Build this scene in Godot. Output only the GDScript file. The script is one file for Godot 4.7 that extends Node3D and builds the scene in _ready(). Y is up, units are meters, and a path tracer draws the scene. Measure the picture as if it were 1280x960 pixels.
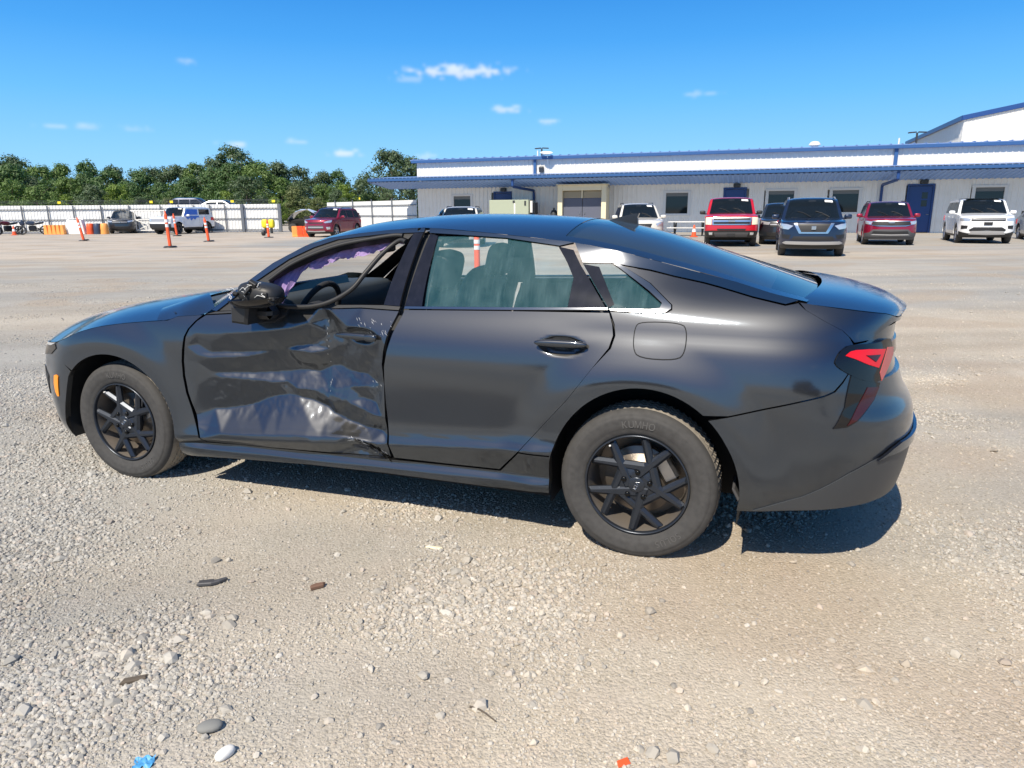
extends Node3D
# A damaged dark grey sedan on a gravel lot; parked vehicles, a metal building, a fence and trees behind it.

const CAR_YAW := 0.3504
var M := {}                       # materials by name
var taken := {}
var rng := RandomNumberGenerator.new()
var noise := FastNoiseLite.new()


# ---------------------------------------------------------------- geometry
class MB:                         # collects triangles of one mesh; every triangle is wound to face along its normals
	var v := PackedVector3Array()
	var n := PackedVector3Array()
	var c := PackedColorArray()
	var idx := PackedInt32Array()
	var tint := Color.WHITE
	var colored := false
	var xf := Transform3D.IDENTITY

	func put(p: Vector3, nn: Vector3) -> int:
		v.append(xf * p)
		n.append((xf.basis * nn).normalized())
		if colored:
			c.append(tint)
		return v.size() - 1

	func tri(a: int, b: int, d: int) -> void:
		var g := (v[b] - v[a]).cross(v[d] - v[a])
		if g.dot(n[a] + n[b] + n[d]) > 0.0:
			idx.append_array([a, d, b])
		else:
			idx.append_array([a, b, d])

	func quad(a: int, b: int, d: int, e: int) -> void:
		tri(a, b, d)
		tri(a, d, e)

	func face(p: Array, nn := Vector3.ZERO) -> void:      # a flat polygon (convex)
		if nn == Vector3.ZERO:
			nn = (p[1] - p[0]).cross(p[2] - p[0]).normalized()
		var first := put(p[0], nn)
		var last := put(p[1], nn)
		for k in range(2, p.size()):
			var now := put(p[k], nn)
			tri(first, last, now)
			last = now

	func box(at: Vector3, size: Vector3, turn := Basis.IDENTITY, bevel := 0.0) -> void:
		var h := size * 0.5
		var e := minf(bevel, minf(h.x, minf(h.y, h.z)) * 0.9)
		for ax in 3:
			for s in [-1.0, 1.0]:
				var a2 := (ax + 1) % 3
				var a3 := (ax + 2) % 3
				var q := []
				for k in [[-1, -1], [1, -1], [1, 1], [-1, 1]]:
					var p := Vector3.ZERO
					p[ax] = s * h[ax]
					p[a2] = k[0] * (h[a2] - e)
					p[a3] = k[1] * (h[a3] - e)
					q.append(at + turn * p)
				var nn := Vector3.ZERO
				nn[ax] = s
				face(q, turn * nn)
		if e <= 0.0:
			return
		for ax in 3:                                       # the twelve chamfers
			var a2 := (ax + 1) % 3
			var a3 := (ax + 2) % 3
			for s in [-1.0, 1.0]:
				for t in [-1.0, 1.0]:
					var q := []
					for k in [[-1, 0], [1, 0], [1, 1], [-1, 1]]:
						var p := Vector3.ZERO
						p[ax] = k[0] * (h[ax] - e)
						p[a2] = s * (h[a2] - (0.0 if k[1] == 0 else e))
						p[a3] = t * (h[a3] - (e if k[1] == 0 else 0.0))
						q.append(at + turn * p)
					var nn := Vector3.ZERO
					nn[a2] = s
					nn[a3] = t
					face(q, (turn * nn).normalized())

	func tube(path: PackedVector3Array, r0: float, r1 := -1.0, sides := 8, caps := true) -> void:
		if r1 < 0.0:
			r1 = r0
		var up := Vector3.UP
		var prev := []
		for i in path.size():
			var t := (path[mini(i + 1, path.size() - 1)] - path[maxi(i - 1, 0)]).normalized()
			if absf(t.dot(up)) > 0.93:
				up = Vector3.RIGHT if absf(t.x) < 0.9 else Vector3.FORWARD
			var a := t.cross(up).normalized()
			var b := a.cross(t).normalized()
			up = b
			var r := lerpf(r0, r1, float(i) / maxf(1.0, path.size() - 1))
			var ring := []
			for k in sides:
				var an := TAU * k / sides
				var d := a * cos(an) + b * sin(an)
				ring.append(put(path[i] + d * r, d))
			if i > 0:
				for k in sides:
					quad(prev[k], prev[(k + 1) % sides], ring[(k + 1) % sides], ring[k])
			if caps and (i == 0 or i == path.size() - 1):
				var q := []
				for k in sides:
					q.append(v[ring[k]])
				var keep := xf
				xf = Transform3D.IDENTITY
				face(q, -t if i == 0 else t)
				xf = keep
			prev = ring

	func rod(a: Vector3, b: Vector3, r0: float, r1 := -1.0, sides := 8) -> void:
		tube(PackedVector3Array([a, b]), r0, r1, sides)

	# profile points (radius, height along axis), turned about the axis; sharp joints where 'crease' is on
	func lathe(o: Vector3, axis: Vector3, prof: PackedVector2Array, sides := 32, crease := false, bump := 0.0, teeth := 0) -> void:
		var a := axis.normalized()
		var s := (Vector3.UP if absf(a.y) < 0.9 else Vector3.RIGHT).cross(a).normalized()
		var t := a.cross(s)
		var segs := prof.size() - 1
		var prev_row := []
		for j in segs:
			var d := prof[j + 1] - prof[j]
			var nn := Vector2(d.y, -d.x).normalized()
			var rows := [[], []]
			for e in 2:
				var p := prof[j + e]
				var m := nn
				if not crease:
					var dn := Vector2.ZERO
					if e == 0 and j > 0:
						var q := prof[j] - prof[j - 1]
						dn = Vector2(q.y, -q.x).normalized()
					elif e == 1 and j < segs - 1:
						var q := prof[j + 2] - prof[j + 1]
						dn = Vector2(q.y, -q.x).normalized()
					if dn != Vector2.ZERO and dn.dot(nn) > 0.4:
						m = (dn + nn).normalized()
				for k in sides:
					var an := TAU * k / sides
					var r := p.x
					if teeth > 0 and bump != 0.0 and p.x > bump and fmod(k * teeth / float(sides), 1.0) < 0.34:
						r -= 0.006
					var rad := s * cos(an) + t * sin(an)
					rows[e].append(put(o + rad * r + a * p.y, rad * m.x + a * m.y))
			for k in sides:
				var k2 := (k + 1) % sides
				quad(rows[0][k], rows[0][k2], rows[1][k2], rows[1][k])

	func pill(o: Vector3, r: Vector3, turn := Basis.IDENTITY, e := 0.6, lon := 18, lat := 12) -> void:   # a rounded cushion (superellipsoid)
		var rows := []
		for j in lat + 1:
			var ph := PI * (j / float(lat) - 0.5)
			var row := []
			for k in lon:
				var th := TAU * k / lon
				var p := Vector3(signf(cos(th)) * pow(absf(cos(th)), e) * pow(absf(cos(ph)), e), signf(sin(ph)) * pow(absf(sin(ph)), e), signf(sin(th)) * pow(absf(sin(th)), e) * pow(absf(cos(ph)), e))
				var q := 2.0 - e
				var g := Vector3(signf(cos(th)) * pow(absf(cos(th)), q) * pow(absf(cos(ph)), q) / r.x, signf(sin(ph)) * pow(absf(sin(ph)), q) / r.y, signf(sin(th)) * pow(absf(sin(th)), q) * pow(absf(cos(ph)), q) / r.z)
				row.append(put(o + turn * (p * r), turn * (g if g.length() > 1e-6 else p).normalized()))
			rows.append(row)
			if j > 0:
				for k in lon:
					quad(rows[j - 1][k], rows[j - 1][(k + 1) % lon], row[(k + 1) % lon], row[k])

	# an outline in the xy plane of 'frame', given thickness along its z (centred on 0..depth), with a small chamfer
	func prism(poly: PackedVector2Array, depth: float, frame := Transform3D.IDENTITY, chamfer := 0.0) -> void:
		if Geometry2D.is_polygon_clockwise(poly):
			poly = poly.duplicate()
			poly.reverse()
		var small := poly
		if chamfer > 0.0:
			var o := Geometry2D.offset_polygon(poly, -chamfer, Geometry2D.JOIN_MITER)
			if o.size() == 1 and o[0].size() == poly.size():
				small = o[0]
				if Geometry2D.is_polygon_clockwise(small):
					small.reverse()
				var best := 0
				for k in small.size():
					if small[k].distance_to(poly[0]) < small[best].distance_to(poly[0]):
						best = k
				var turned := PackedVector2Array()
				for k in small.size():
					turned.append(small[(best + k) % small.size()])
				small = turned
			else:
				chamfer = 0.0
		var ids := Geometry2D.triangulate_polygon(small)
		for s in [0, 1]:
			var z := 0.0 if s == 0 else depth
			var nn := frame.basis * Vector3(0, 0, -1 if s == 0 else 1)
			var at := []
			for p in (small if s == 1 else small):
				at.append(put(frame * Vector3(p.x, p.y, z), nn))
			for k in range(0, ids.size(), 3):
				tri(at[ids[k]], at[ids[k + 1]], at[ids[k + 2]])
		for k in poly.size():
			var k2 := (k + 1) % poly.size()
			var d := poly[k2] - poly[k]
			var nn := frame.basis * Vector3(d.y, -d.x, 0).normalized()
			face([frame * Vector3(poly[k].x, poly[k].y, chamfer), frame * Vector3(poly[k2].x, poly[k2].y, chamfer), frame * Vector3(poly[k2].x, poly[k2].y, depth - chamfer), frame * Vector3(poly[k].x, poly[k].y, depth - chamfer)], nn)
			if chamfer > 0.0:
				face([frame * Vector3(poly[k].x, poly[k].y, depth - chamfer), frame * Vector3(poly[k2].x, poly[k2].y, depth - chamfer), frame * Vector3(small[k2].x, small[k2].y, depth), frame * Vector3(small[k].x, small[k].y, depth)], (nn + frame.basis.z).normalized())
				face([frame * Vector3(poly[k].x, poly[k].y, chamfer), frame * Vector3(poly[k2].x, poly[k2].y, chamfer), frame * Vector3(small[k2].x, small[k2].y, 0), frame * Vector3(small[k].x, small[k].y, 0)], (nn - frame.basis.z).normalized())

	func mesh() -> ArrayMesh:
		var m := ArrayMesh.new()
		if idx.is_empty():
			return m
		var a := []
		a.resize(Mesh.ARRAY_MAX)
		a[Mesh.ARRAY_VERTEX] = v
		a[Mesh.ARRAY_NORMAL] = n
		a[Mesh.ARRAY_INDEX] = idx
		if colored:
			a[Mesh.ARRAY_COLOR] = c
		m.add_surface_from_arrays(Mesh.PRIMITIVE_TRIANGLES, a)
		return m


class Surf:                       # a smooth surface over two parameters
	func at(_a: float, _b: float) -> Vector3:
		return Vector3.ZERO

	func normal(a: float, b: float) -> Vector3:
		var h := 0.004
		var n := (at(a, b + h) - at(a, b - h)).cross(at(a + h, b) - at(a - h, b))
		return n.normalized() if n.length() > 1e-12 else Vector3.UP


static func ss(a: float, b: float, x: float) -> float:
	var t := clampf((x - a) / (b - a), 0.0, 1.0)
	return t * t * (3.0 - 2.0 * t)


static func lin(xs: Array, ys: Array, x: float) -> float:
	if x <= xs[0]:
		return ys[0]
	for i in range(1, xs.size()):
		if x <= xs[i]:
			return lerpf(ys[i - 1], ys[i], (x - xs[i - 1]) / (xs[i] - xs[i - 1]))
	return ys[-1]


static func smooth_table(xs: Array, ys: Array, lo: float, hi: float, count: int, width: float, sharp_below := -1e9, sharp_width := 0.004) -> PackedFloat32Array:
	var raw := PackedFloat32Array()
	for i in count:
		raw.append(lin(xs, ys, lo + (hi - lo) * i / (count - 1)))
	for pass_ in 2:
		var out := PackedFloat32Array()
		for i in count:
			var y := lo + (hi - lo) * i / (count - 1)
			var k := int(round((sharp_width if y < sharp_below else width) / (hi - lo) * (count - 1)))
			var sum := 0.0
			var m := 0
			for j in range(maxi(0, i - k), mini(count - 1, i + k) + 1):
				sum += raw[j]
				m += 1
			out.append(sum / m)
		raw = out
	return raw


# The side of a vehicle: s runs along the side from the middle of the tail round the corner, forward, and round to the middle of the nose; y is height.
# Vehicle axes: x backward, y up, z to the vehicle's left.
class Shell extends Surf:
	const N := 701
	var prof: PackedFloat32Array
	var plain_prof: PackedFloat32Array
	var front: PackedFloat32Array
	var rear: PackedFloat32Array
	var x0r := -0.35
	var x0f := 3.05
	var a0r := 0.66
	var a0f := 0.76
	var tr: Array
	var tf: Array
	var lo := 0.05
	var hi := 2.2
	var wheels := [0.0, 2.85]
	var wheel_y := 0.33
	var flare := 0.022
	var flare_r := 0.44
	var side_lines := false        # the sedan's own crease and sill lines
	var dent: PackedFloat32Array
	var dent_box := Rect2()
	var dent_w := 0
	var dent_h := 0

	func setup(py: Array, pw: Array, ry: Array, rx: Array, fy: Array, fx: Array, nr: float, nf: float, blur := 0.022, sharp := -1e9) -> void:
		prof = smooth_rows(py, pw, blur, sharp)
		plain_prof = prof
		front = smooth_rows(fy, fx, 0.03, -1e9)
		rear = smooth_rows(ry, rx, 0.02, -1e9)
		tr = corner(nr)
		tf = corner(nf)

	func smooth_rows(xs: Array, ys: Array, width: float, sharp: float) -> PackedFloat32Array:
		var raw := PackedFloat32Array()
		for i in N:
			var x := lo + (hi - lo) * i / (N - 1)
			var val: float = ys[-1]
			for j in range(xs.size()):
				if x <= xs[j]:
					val = ys[0] if j == 0 else lerpf(ys[j - 1], ys[j], (x - xs[j - 1]) / (xs[j] - xs[j - 1]))
					break
			raw.append(val)
		for pass_ in 3:
			var acc := PackedFloat32Array([0.0])
			for i in N:
				acc.append(acc[i] + raw[i])
			var out := PackedFloat32Array()
			for i in N:
				var y := lo + (hi - lo) * i / (N - 1)
				var k := int(round((0.004 if y < sharp else width) / (hi - lo) * (N - 1)))
				var a := maxi(0, i - k)
				var b := mini(N - 1, i + k)
				out.append((acc[b + 1] - acc[a]) / (b + 1 - a))
			raw = out
		return raw

	func corner(n: float) -> Array:
		var L := PackedFloat32Array([0.0])
		var a := PackedFloat32Array([0.0])
		var b := PackedFloat32Array([1.0])
		for i in range(1, 400):
			var th := PI * 0.5 * i / 399.0
			a.append(pow(sin(th), 2.0 / n))
			b.append(pow(maxf(cos(th), 0.0), 2.0 / n))
			L.append(L[i - 1] + Vector2(a[i] - a[i - 1], (b[i] - b[i - 1]) * 1.125).length())
		return [L, a, b]

	func look(t: PackedFloat32Array, y: float) -> float:
		var f := clampf((y - lo) / (hi - lo) * (N - 1), 0.0, N - 1.001)
		var i := int(f)
		return lerpf(t[i], t[i + 1], f - i)

	func along(t: Array, l: float) -> Vector2:
		var L: PackedFloat32Array = t[0]
		var i := clampi(L.bsearch(l), 1, L.size() - 1)
		var f := clampf((l - L[i - 1]) / maxf(L[i] - L[i - 1], 1e-9), 0.0, 1.0)
		return Vector2(lerpf(t[1][i - 1], t[1][i], f), lerpf(t[2][i - 1], t[2][i], f))

	func s_nose(k := 0.0) -> float:     # s at which the nose corner has come in to share k of the half width
		return x0f + a0f * at_share(tf, k)

	func s_tail(k := 0.0) -> float:
		return x0r - a0r * at_share(tr, k)

	func at_share(t: Array, k: float) -> float:
		var b: PackedFloat32Array = t[2]
		for i in b.size():
			if b[i] <= k:
				return t[0][i]
		return t[0][-1]

	func xw(s: float, y: float) -> Vector2:
		var x := s
		var k := 1.0
		if s < x0r:
			var c := along(tr, (x0r - s) / a0r)
			x = x0r - (x0r - look(rear, y)) * c.x
			k = c.y
		elif s > x0f:
			var c := along(tf, (s - x0f) / a0f)
			x = x0f + (look(front, y) - x0f) * c.x
			k = c.y
		var w := 0.0
		if side_lines:
			var xc := clampf(x, 0.3, 2.4)
			var st := 0.326 - 0.028 * (xc - 0.6)
			var cr := 0.44 - 0.073 * (xc - 0.5)
			var yy := y
			if y < st:
				yy = lerpf(0.1, 0.325, (y - 0.1) / (st - 0.1))
			elif y < cr:
				yy = lerpf(0.325, 0.43, (y - st) / (cr - st))
			elif y < 0.6:
				yy = lerpf(0.43, 0.6, (y - cr) / (0.6 - cr))
			var sm := 0.0
			if x > 2.2:
				sm = Shell.sst(2.3, 2.6, x)
			elif x < 0.5:
				sm = 1.0 - Shell.sst(0.1, 0.45, x)
			w = lerpf(look(prof, yy), look(plain_prof, y), sm)
			w -= 0.07 * Shell.sst(0.98, 1.24, y) * Shell.sst(-0.6, 0.8, -x + 0.2)
			w -= 0.065 * Shell.sst(1.05, 1.30, y) * Shell.sst(-0.14, 0.25, -x)
			w += 0.007 * Shell.sst(1.21, 1.30, y) * exp(-pow((x - 0.18) / 0.10, 2.0))
		else:
			w = look(prof, y)
		var f := 0.0
		for xc in wheels:
			var r := Vector2(x - xc, y - wheel_y).length()
			if r < flare_r + 0.2:
				f += flare * (1.0 - Shell.sst(flare_r, flare_r + 0.18, r)) * Shell.sst(0.15, 0.3, y)
		return Vector2(x, (w + f) * k)

	static func sst(a: float, b: float, x: float) -> float:
		var t := clampf((x - a) / (b - a), 0.0, 1.0)
		return t * t * (3.0 - 2.0 * t)

	func at(s: float, y: float) -> Vector3:
		var p := xw(s, y)
		if dent_w > 0:
			p.y -= depth(s, y)
		return Vector3(-p.x, y, p.y)

	func depth(s: float, y: float) -> float:        # cubic B-spline over the dent grid
		var fx := (s - dent_box.position.x) / dent_box.size.x * (dent_w - 1)
		var fy := (y - dent_box.position.y) / dent_box.size.y * (dent_h - 1)
		var i := int(floor(fx))
		var j := int(floor(fy))
		var u := fx - i
		var t := fy - j
		var bu := [(1 - u) * (1 - u) * (1 - u) / 6, (3 * u * u * u - 6 * u * u + 4) / 6, (-3 * u * u * u + 3 * u * u + 3 * u + 1) / 6, u * u * u / 6]
		var bt := [(1 - t) * (1 - t) * (1 - t) / 6, (3 * t * t * t - 6 * t * t + 4) / 6, (-3 * t * t * t + 3 * t * t + 3 * t + 1) / 6, t * t * t / 6]
		var sum := 0.0
		for b in 4:
			var jj := clampi(j - 1 + b, 0, dent_h - 1) * dent_w
			var row := 0.0
			for a in 4:
				row += bu[a] * dent[jj + clampi(i - 1 + a, 0, dent_w - 1)]
			sum += row * bt[b]
		return sum


# The top of a vehicle between its two roof rails: t counts stations from the foot of the windscreen backward, v from -1 to 1 across.
class Top extends Surf:
	var rail := PackedVector3Array()      # (x forward, y, half width)
	var mid := PackedVector2Array()       # (x forward, y)
	var p := 2.3

	func cat(a: Variant, b: Variant, c: Variant, d: Variant, f: float) -> Variant:
		return 0.5 * ((2.0 * b) + (c - a) * f + (2.0 * a - 5.0 * b + 4.0 * c - d) * f * f + (3.0 * b - a - 3.0 * c + d) * f * f * f)

	func at(t: float, v: float) -> Vector3:
		var m := rail.size() - 1
		var i := clampi(int(floor(t)), 0, m - 1)
		var f := t - i
		var r: Vector3 = cat(rail[maxi(i - 1, 0)], rail[i], rail[i + 1], rail[mini(i + 2, m)], f)
		var c: Vector2 = cat(mid[maxi(i - 1, 0)], mid[i], mid[i + 1], mid[mini(i + 2, m)], f)
		var k := pow(minf(absf(v), 1.2), p)
		return Vector3(-lerpf(c.x, r.x, absf(v) * absf(v)), lerpf(c.y, r.y, k), r.z * v)

	func normal(a: float, b: float) -> Vector3:
		var h := 0.004
		var n := (at(a, b + h) - at(a, b - h)).cross(at(a + h, b) - at(a - h, b))
		n = n.normalized()
		return n if n.y > 0.0 else -n


static func resample(poly: PackedVector2Array, step: float) -> PackedVector2Array:
	var out := PackedVector2Array()
	for i in poly.size():
		var a := poly[i]
		var b := poly[(i + 1) % poly.size()]
		var m := maxi(1, int(ceil(a.distance_to(b) / step)))
		for k in m:
			out.append(a.lerp(b, float(k) / m))
	return out


# A sheet cut from a surface along an outline: gap = how far its edge stands back, off = how proud it is, flange = how deep its edge turns in. sides: 1 left, -1 right, 0 both.
func panel(mb: MB, sf: Surf, outline: PackedVector2Array, cell := 0.03, off := 0.0, gap := 0.0, flange := 0.02, sides := 1) -> void:
	var poly := outline
	if Geometry2D.is_polygon_clockwise(poly):
		poly = poly.duplicate()
		poly.reverse()
	if gap > 0.0:
		var shrunk := Geometry2D.offset_polygon(poly, -gap)
		if shrunk.size() > 0:
			poly = shrunk[0]
	poly = resample(poly, cell)
	var rim := poly.size()
	var box := Rect2(poly[0], Vector2.ZERO)
	for p in poly:
		box = box.expand(p)
	var o := box.position - Vector2(.37, .41) * cell
	var nx := int(box.size.x / cell) + 2
	var ny := int(box.size.y / cell) + 2
	var cut := PackedByteArray()                          # cells that the outline passes through
	cut.resize(nx * ny)
	for k in rim:
		for j in 6:
			var q := (poly[k].lerp(poly[(k + 1) % rim], j / 6.0) - o) / cell
			cut[clampi(int(q.y), 0, ny - 1) * nx + clampi(int(q.x), 0, nx - 1)] = 1
	var at := PackedInt32Array()
	at.resize((nx + 1) * (ny + 1))
	at.fill(-1)
	var pos := PackedVector3Array()
	var nor := PackedVector3Array()
	for p in poly:
		var nn := sf.normal(p.x, p.y)
		pos.append(sf.at(p.x, p.y) + nn * off)
		nor.append(nn)
	var use := PackedInt32Array()
	for j in ny:
		for i in nx:
			var c := o + Vector2(i, j) * cell
			if cut[j * nx + i]:
				var quad_ := PackedVector2Array([c, c + Vector2(cell, 0), c + Vector2(cell, cell), c + Vector2(0, cell)])
				for piece in Geometry2D.intersect_polygons(quad_, poly):
					var ids := Geometry2D.triangulate_polygon(piece)
					var first := pos.size()
					for p in piece:
						var nn := sf.normal(p.x, p.y)
						pos.append(sf.at(p.x, p.y) + nn * off)
						nor.append(nn)
					for t in ids:
						use.append(first + t)
			elif Geometry2D.is_point_in_polygon(c + Vector2(.5, .5) * cell, poly):
				var q := []
				for d in [[0, 0], [1, 0], [1, 1], [0, 1]]:
					var g: int = (j + d[1]) * (nx + 1) + i + d[0]
					if at[g] < 0:
						at[g] = pos.size()
						var p := o + Vector2(i + d[0], j + d[1]) * cell
						var nn := sf.normal(p.x, p.y)
						pos.append(sf.at(p.x, p.y) + nn * off)
						nor.append(nn)
					q.append(at[g])
				use.append_array([q[0], q[1], q[2], q[0], q[2], q[3]])
	for side in ([1, -1] if sides == 0 else [sides]):
		var fl := Vector3(1, 1, side)
		var base := mb.v.size()
		for k in pos.size():
			mb.put(pos[k] * fl, nor[k] * fl)
		for k in range(0, use.size(), 3):
			mb.tri(base + use[k], base + use[k + 1], base + use[k + 2])
		if flange > 0.0:
			for k in rim:
				var k2 := (k + 1) % rim
				var e := pos[k2] - pos[k]
				if e.length() < 1e-6:
					continue
				var out := e.cross(nor[k]).normalized()
				var a := mb.put(pos[k] * fl, out * fl)
				var b := mb.put(pos[k2] * fl, out * fl)
				var d := mb.put((pos[k2] - nor[k2] * flange) * fl, out * fl)
				var f := mb.put((pos[k] - nor[k] * flange) * fl, out * fl)
				mb.quad(a, b, d, f)


func patch(mb: MB, sf: Surf, a0: float, a1: float, b0: float, b1: float, na: int, nb: int, off := 0.0, edge := 0.0) -> void:   # a rectangle of a surface
	var rows := []
	for i in na + 1:
		var row := []
		for j in nb + 1:
			var a := lerpf(a0, a1, float(i) / na)
			var b := lerpf(b0, b1, float(j) / nb)
			var nn := sf.normal(a, b)
			row.append(mb.put(sf.at(a, b) + nn * off, nn))
		rows.append(row)
		if i > 0:
			for j in nb:
				mb.quad(rows[i - 1][j], rows[i - 1][j + 1], row[j + 1], row[j])
	if edge > 0.0:
		var loop := []
		for j in nb + 1:
			loop.append(rows[0][j])
		for i in range(1, na + 1):
			loop.append(rows[i][nb])
		for j in range(nb - 1, -1, -1):
			loop.append(rows[na][j])
		for i in range(na - 1, 0, -1):
			loop.append(rows[i][0])
		var mid := Vector3.ZERO
		for k in loop:
			mid += mb.v[k]
		mid /= loop.size()
		for k in loop.size():
			var p: int = loop[k]
			var q: int = loop[(k + 1) % loop.size()]
			var out := (mb.v[q] - mb.v[p]).cross(mb.n[p]).normalized()
			if out.dot(mb.v[p] - mid) < 0.0:
				out = -out
			var i0 := mb.put(mb.v[p], out)
			var i1 := mb.put(mb.v[q], out)
			var i2 := mb.put(mb.v[q] - mb.n[q] * edge, out)
			var i3 := mb.put(mb.v[p] - mb.n[p] * edge, out)
			mb.quad(i0, i1, i2, i3)


func sheet(mb: MB, rows: Array, up := Vector3.UP) -> void:      # rows of points joined into a smooth sheet
	var na := rows.size()
	var nb: int = rows[0].size()
	var ids := []
	for i in na:
		var row := []
		for j in nb:
			var da: Vector3 = rows[mini(i + 1, na - 1)][j] - rows[maxi(i - 1, 0)][j]
			var db: Vector3 = rows[i][mini(j + 1, nb - 1)] - rows[i][maxi(j - 1, 0)]
			var nn := da.cross(db).normalized()
			if nn.dot(up) < 0.0:
				nn = -nn
			row.append(mb.put(rows[i][j], nn))
		ids.append(row)
		if i > 0:
			for j in nb - 1:
				mb.quad(ids[i - 1][j], ids[i - 1][j + 1], row[j + 1], row[j])


static func V2(a: Array) -> PackedVector2Array:
	var out := PackedVector2Array()
	for k in range(0, a.size(), 2):
		out.append(Vector2(a[k], a[k + 1]))
	return out


static func soft(poly: PackedVector2Array, times := 2) -> PackedVector2Array:    # cut the corners of an outline
	for t in times:
		var out := PackedVector2Array()
		for k in poly.size():
			var a := poly[k]
			var b := poly[(k + 1) % poly.size()]
			out.append(a.lerp(b, 0.25))
			out.append(a.lerp(b, 0.75))
		poly = out
	return poly


static func spline(pts: PackedVector3Array, per := 8) -> PackedVector3Array:
	var c := Curve3D.new()
	for i in pts.size():
		var t := (pts[mini(i + 1, pts.size() - 1)] - pts[maxi(i - 1, 0)]) / 6.0
		c.add_point(pts[i], -t, t)
	var out := PackedVector3Array()
	for i in (pts.size() - 1) * per + 1:
		out.append(c.sample(int(i / per), float(i % per) / per) if i < (pts.size() - 1) * per else pts[-1])
	return out


# ---------------------------------------------------------------- objects
func numbered(called: String) -> String:
	if not taken.has(called):
		taken[called] = 0
		return called
	taken[called] += 1
	return "%s_%03d" % [called, taken[called]]


func tag(o: Node, label: String, category: String, group := "") -> Node:
	o.set_meta("label", label)
	o.set_meta("category", category)
	if group:
		o.set_meta("group", group)
	return o


func thing(called: String, label: String, category: String, at := Vector3.ZERO, turn := 0.0, group := "") -> Node3D:
	var o := Node3D.new()
	o.name = numbered(called)
	add_child(o)
	o.position = at
	o.rotation.y = turn
	tag(o, label, category, group)
	return o


func part(called: String, mb: MB, m: Material, parent: Node) -> MeshInstance3D:
	var o := MeshInstance3D.new()
	o.mesh = mb.mesh()
	o.material_override = m
	var used := 0
	for c in parent.get_children():
		var nm := String(c.name)
		if nm == called or (nm.begins_with(called + "_") and nm.substr(called.length() + 1).is_valid_int()):
			used += 1
	o.name = called if used == 0 else "%s_%03d" % [called, used]
	parent.add_child(o, true)
	return o


func solo(called: String, mb: MB, m: Material, label: String, category: String, group := "") -> MeshInstance3D:
	var o := MeshInstance3D.new()
	o.mesh = mb.mesh()
	o.material_override = m
	o.name = numbered(called)
	add_child(o)
	tag(o, label, category, group)
	return o


func struct(called: String, mb: MB, m: Material) -> MeshInstance3D:
	var o := MeshInstance3D.new()
	o.mesh = mb.mesh()
	o.material_override = m
	o.name = numbered(called)
	add_child(o)
	o.set_meta("kind", "structure")
	return o


func dup(root: Node3D, at: Vector3, turn: float, label: String, group := "") -> Node3D:
	var r: Node3D = root.duplicate()
	r.name = numbered(String(root.name).rstrip("0123456789").rstrip("_"))
	add_child(r)
	r.position = at
	r.rotation.y = turn
	r.set_meta("label", label)
	if group:
		r.set_meta("group", group)
	return r


# ---------------------------------------------------------------- materials
func mat(called: String, r: float, g: float, b: float, rough := 0.6, metal := 0.0) -> StandardMaterial3D:
	var m := StandardMaterial3D.new()
	m.resource_name = called
	m.albedo_color = Color(r, g, b).linear_to_srgb()
	m.roughness = rough
	m.metallic = metal
	M[called] = m
	return m


func glass(called: String, r: float, g: float, b: float, alpha: float) -> StandardMaterial3D:
	var m := mat(called, r, g, b, 0.03)
	m.transparency = BaseMaterial3D.TRANSPARENCY_ALPHA
	m.albedo_color.a = alpha
	return m


func noise_tex(seed_: int, freq: float, octaves: int, kind := FastNoiseLite.TYPE_SIMPLEX_SMOOTH, colors := [], size := 512, as_normal := false, strength := 4.0) -> NoiseTexture2D:
	var f := FastNoiseLite.new()
	f.seed = seed_
	f.noise_type = kind
	f.frequency = freq
	f.fractal_octaves = octaves
	if octaves == 0:
		f.fractal_type = FastNoiseLite.FRACTAL_NONE
	var t := NoiseTexture2D.new()
	t.width = size
	t.height = size
	t.seamless = true
	t.seamless_blend_skirt = 0.12
	t.noise = f
	if as_normal:
		t.as_normal_map = true
		t.bump_strength = strength
	if colors.size():
		var g := Gradient.new()
		g.offsets = PackedFloat32Array()
		g.colors = PackedColorArray()
		var off := PackedFloat32Array()
		var cols := PackedColorArray()
		for k in colors.size():
			off.append(colors[k][0])
			cols.append(Color(colors[k][1], colors[k][2], colors[k][3]).linear_to_srgb())
		g.offsets = off
		g.colors = cols
		t.color_ramp = g
	return t


func triplanar(m: StandardMaterial3D, per_metre: float, world := false) -> void:
	m.uv1_triplanar = true
	m.uv1_world_triplanar = world
	m.uv1_scale = Vector3.ONE * per_metre


func car_paint(called: String, r: float, g: float, b: float, metal := 0.0, rough := 0.4) -> StandardMaterial3D:
	var m := mat(called, r, g, b, rough, metal)
	m.clearcoat_enabled = true
	m.clearcoat = 1.0
	m.clearcoat_roughness = 0.03
	return m


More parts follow.
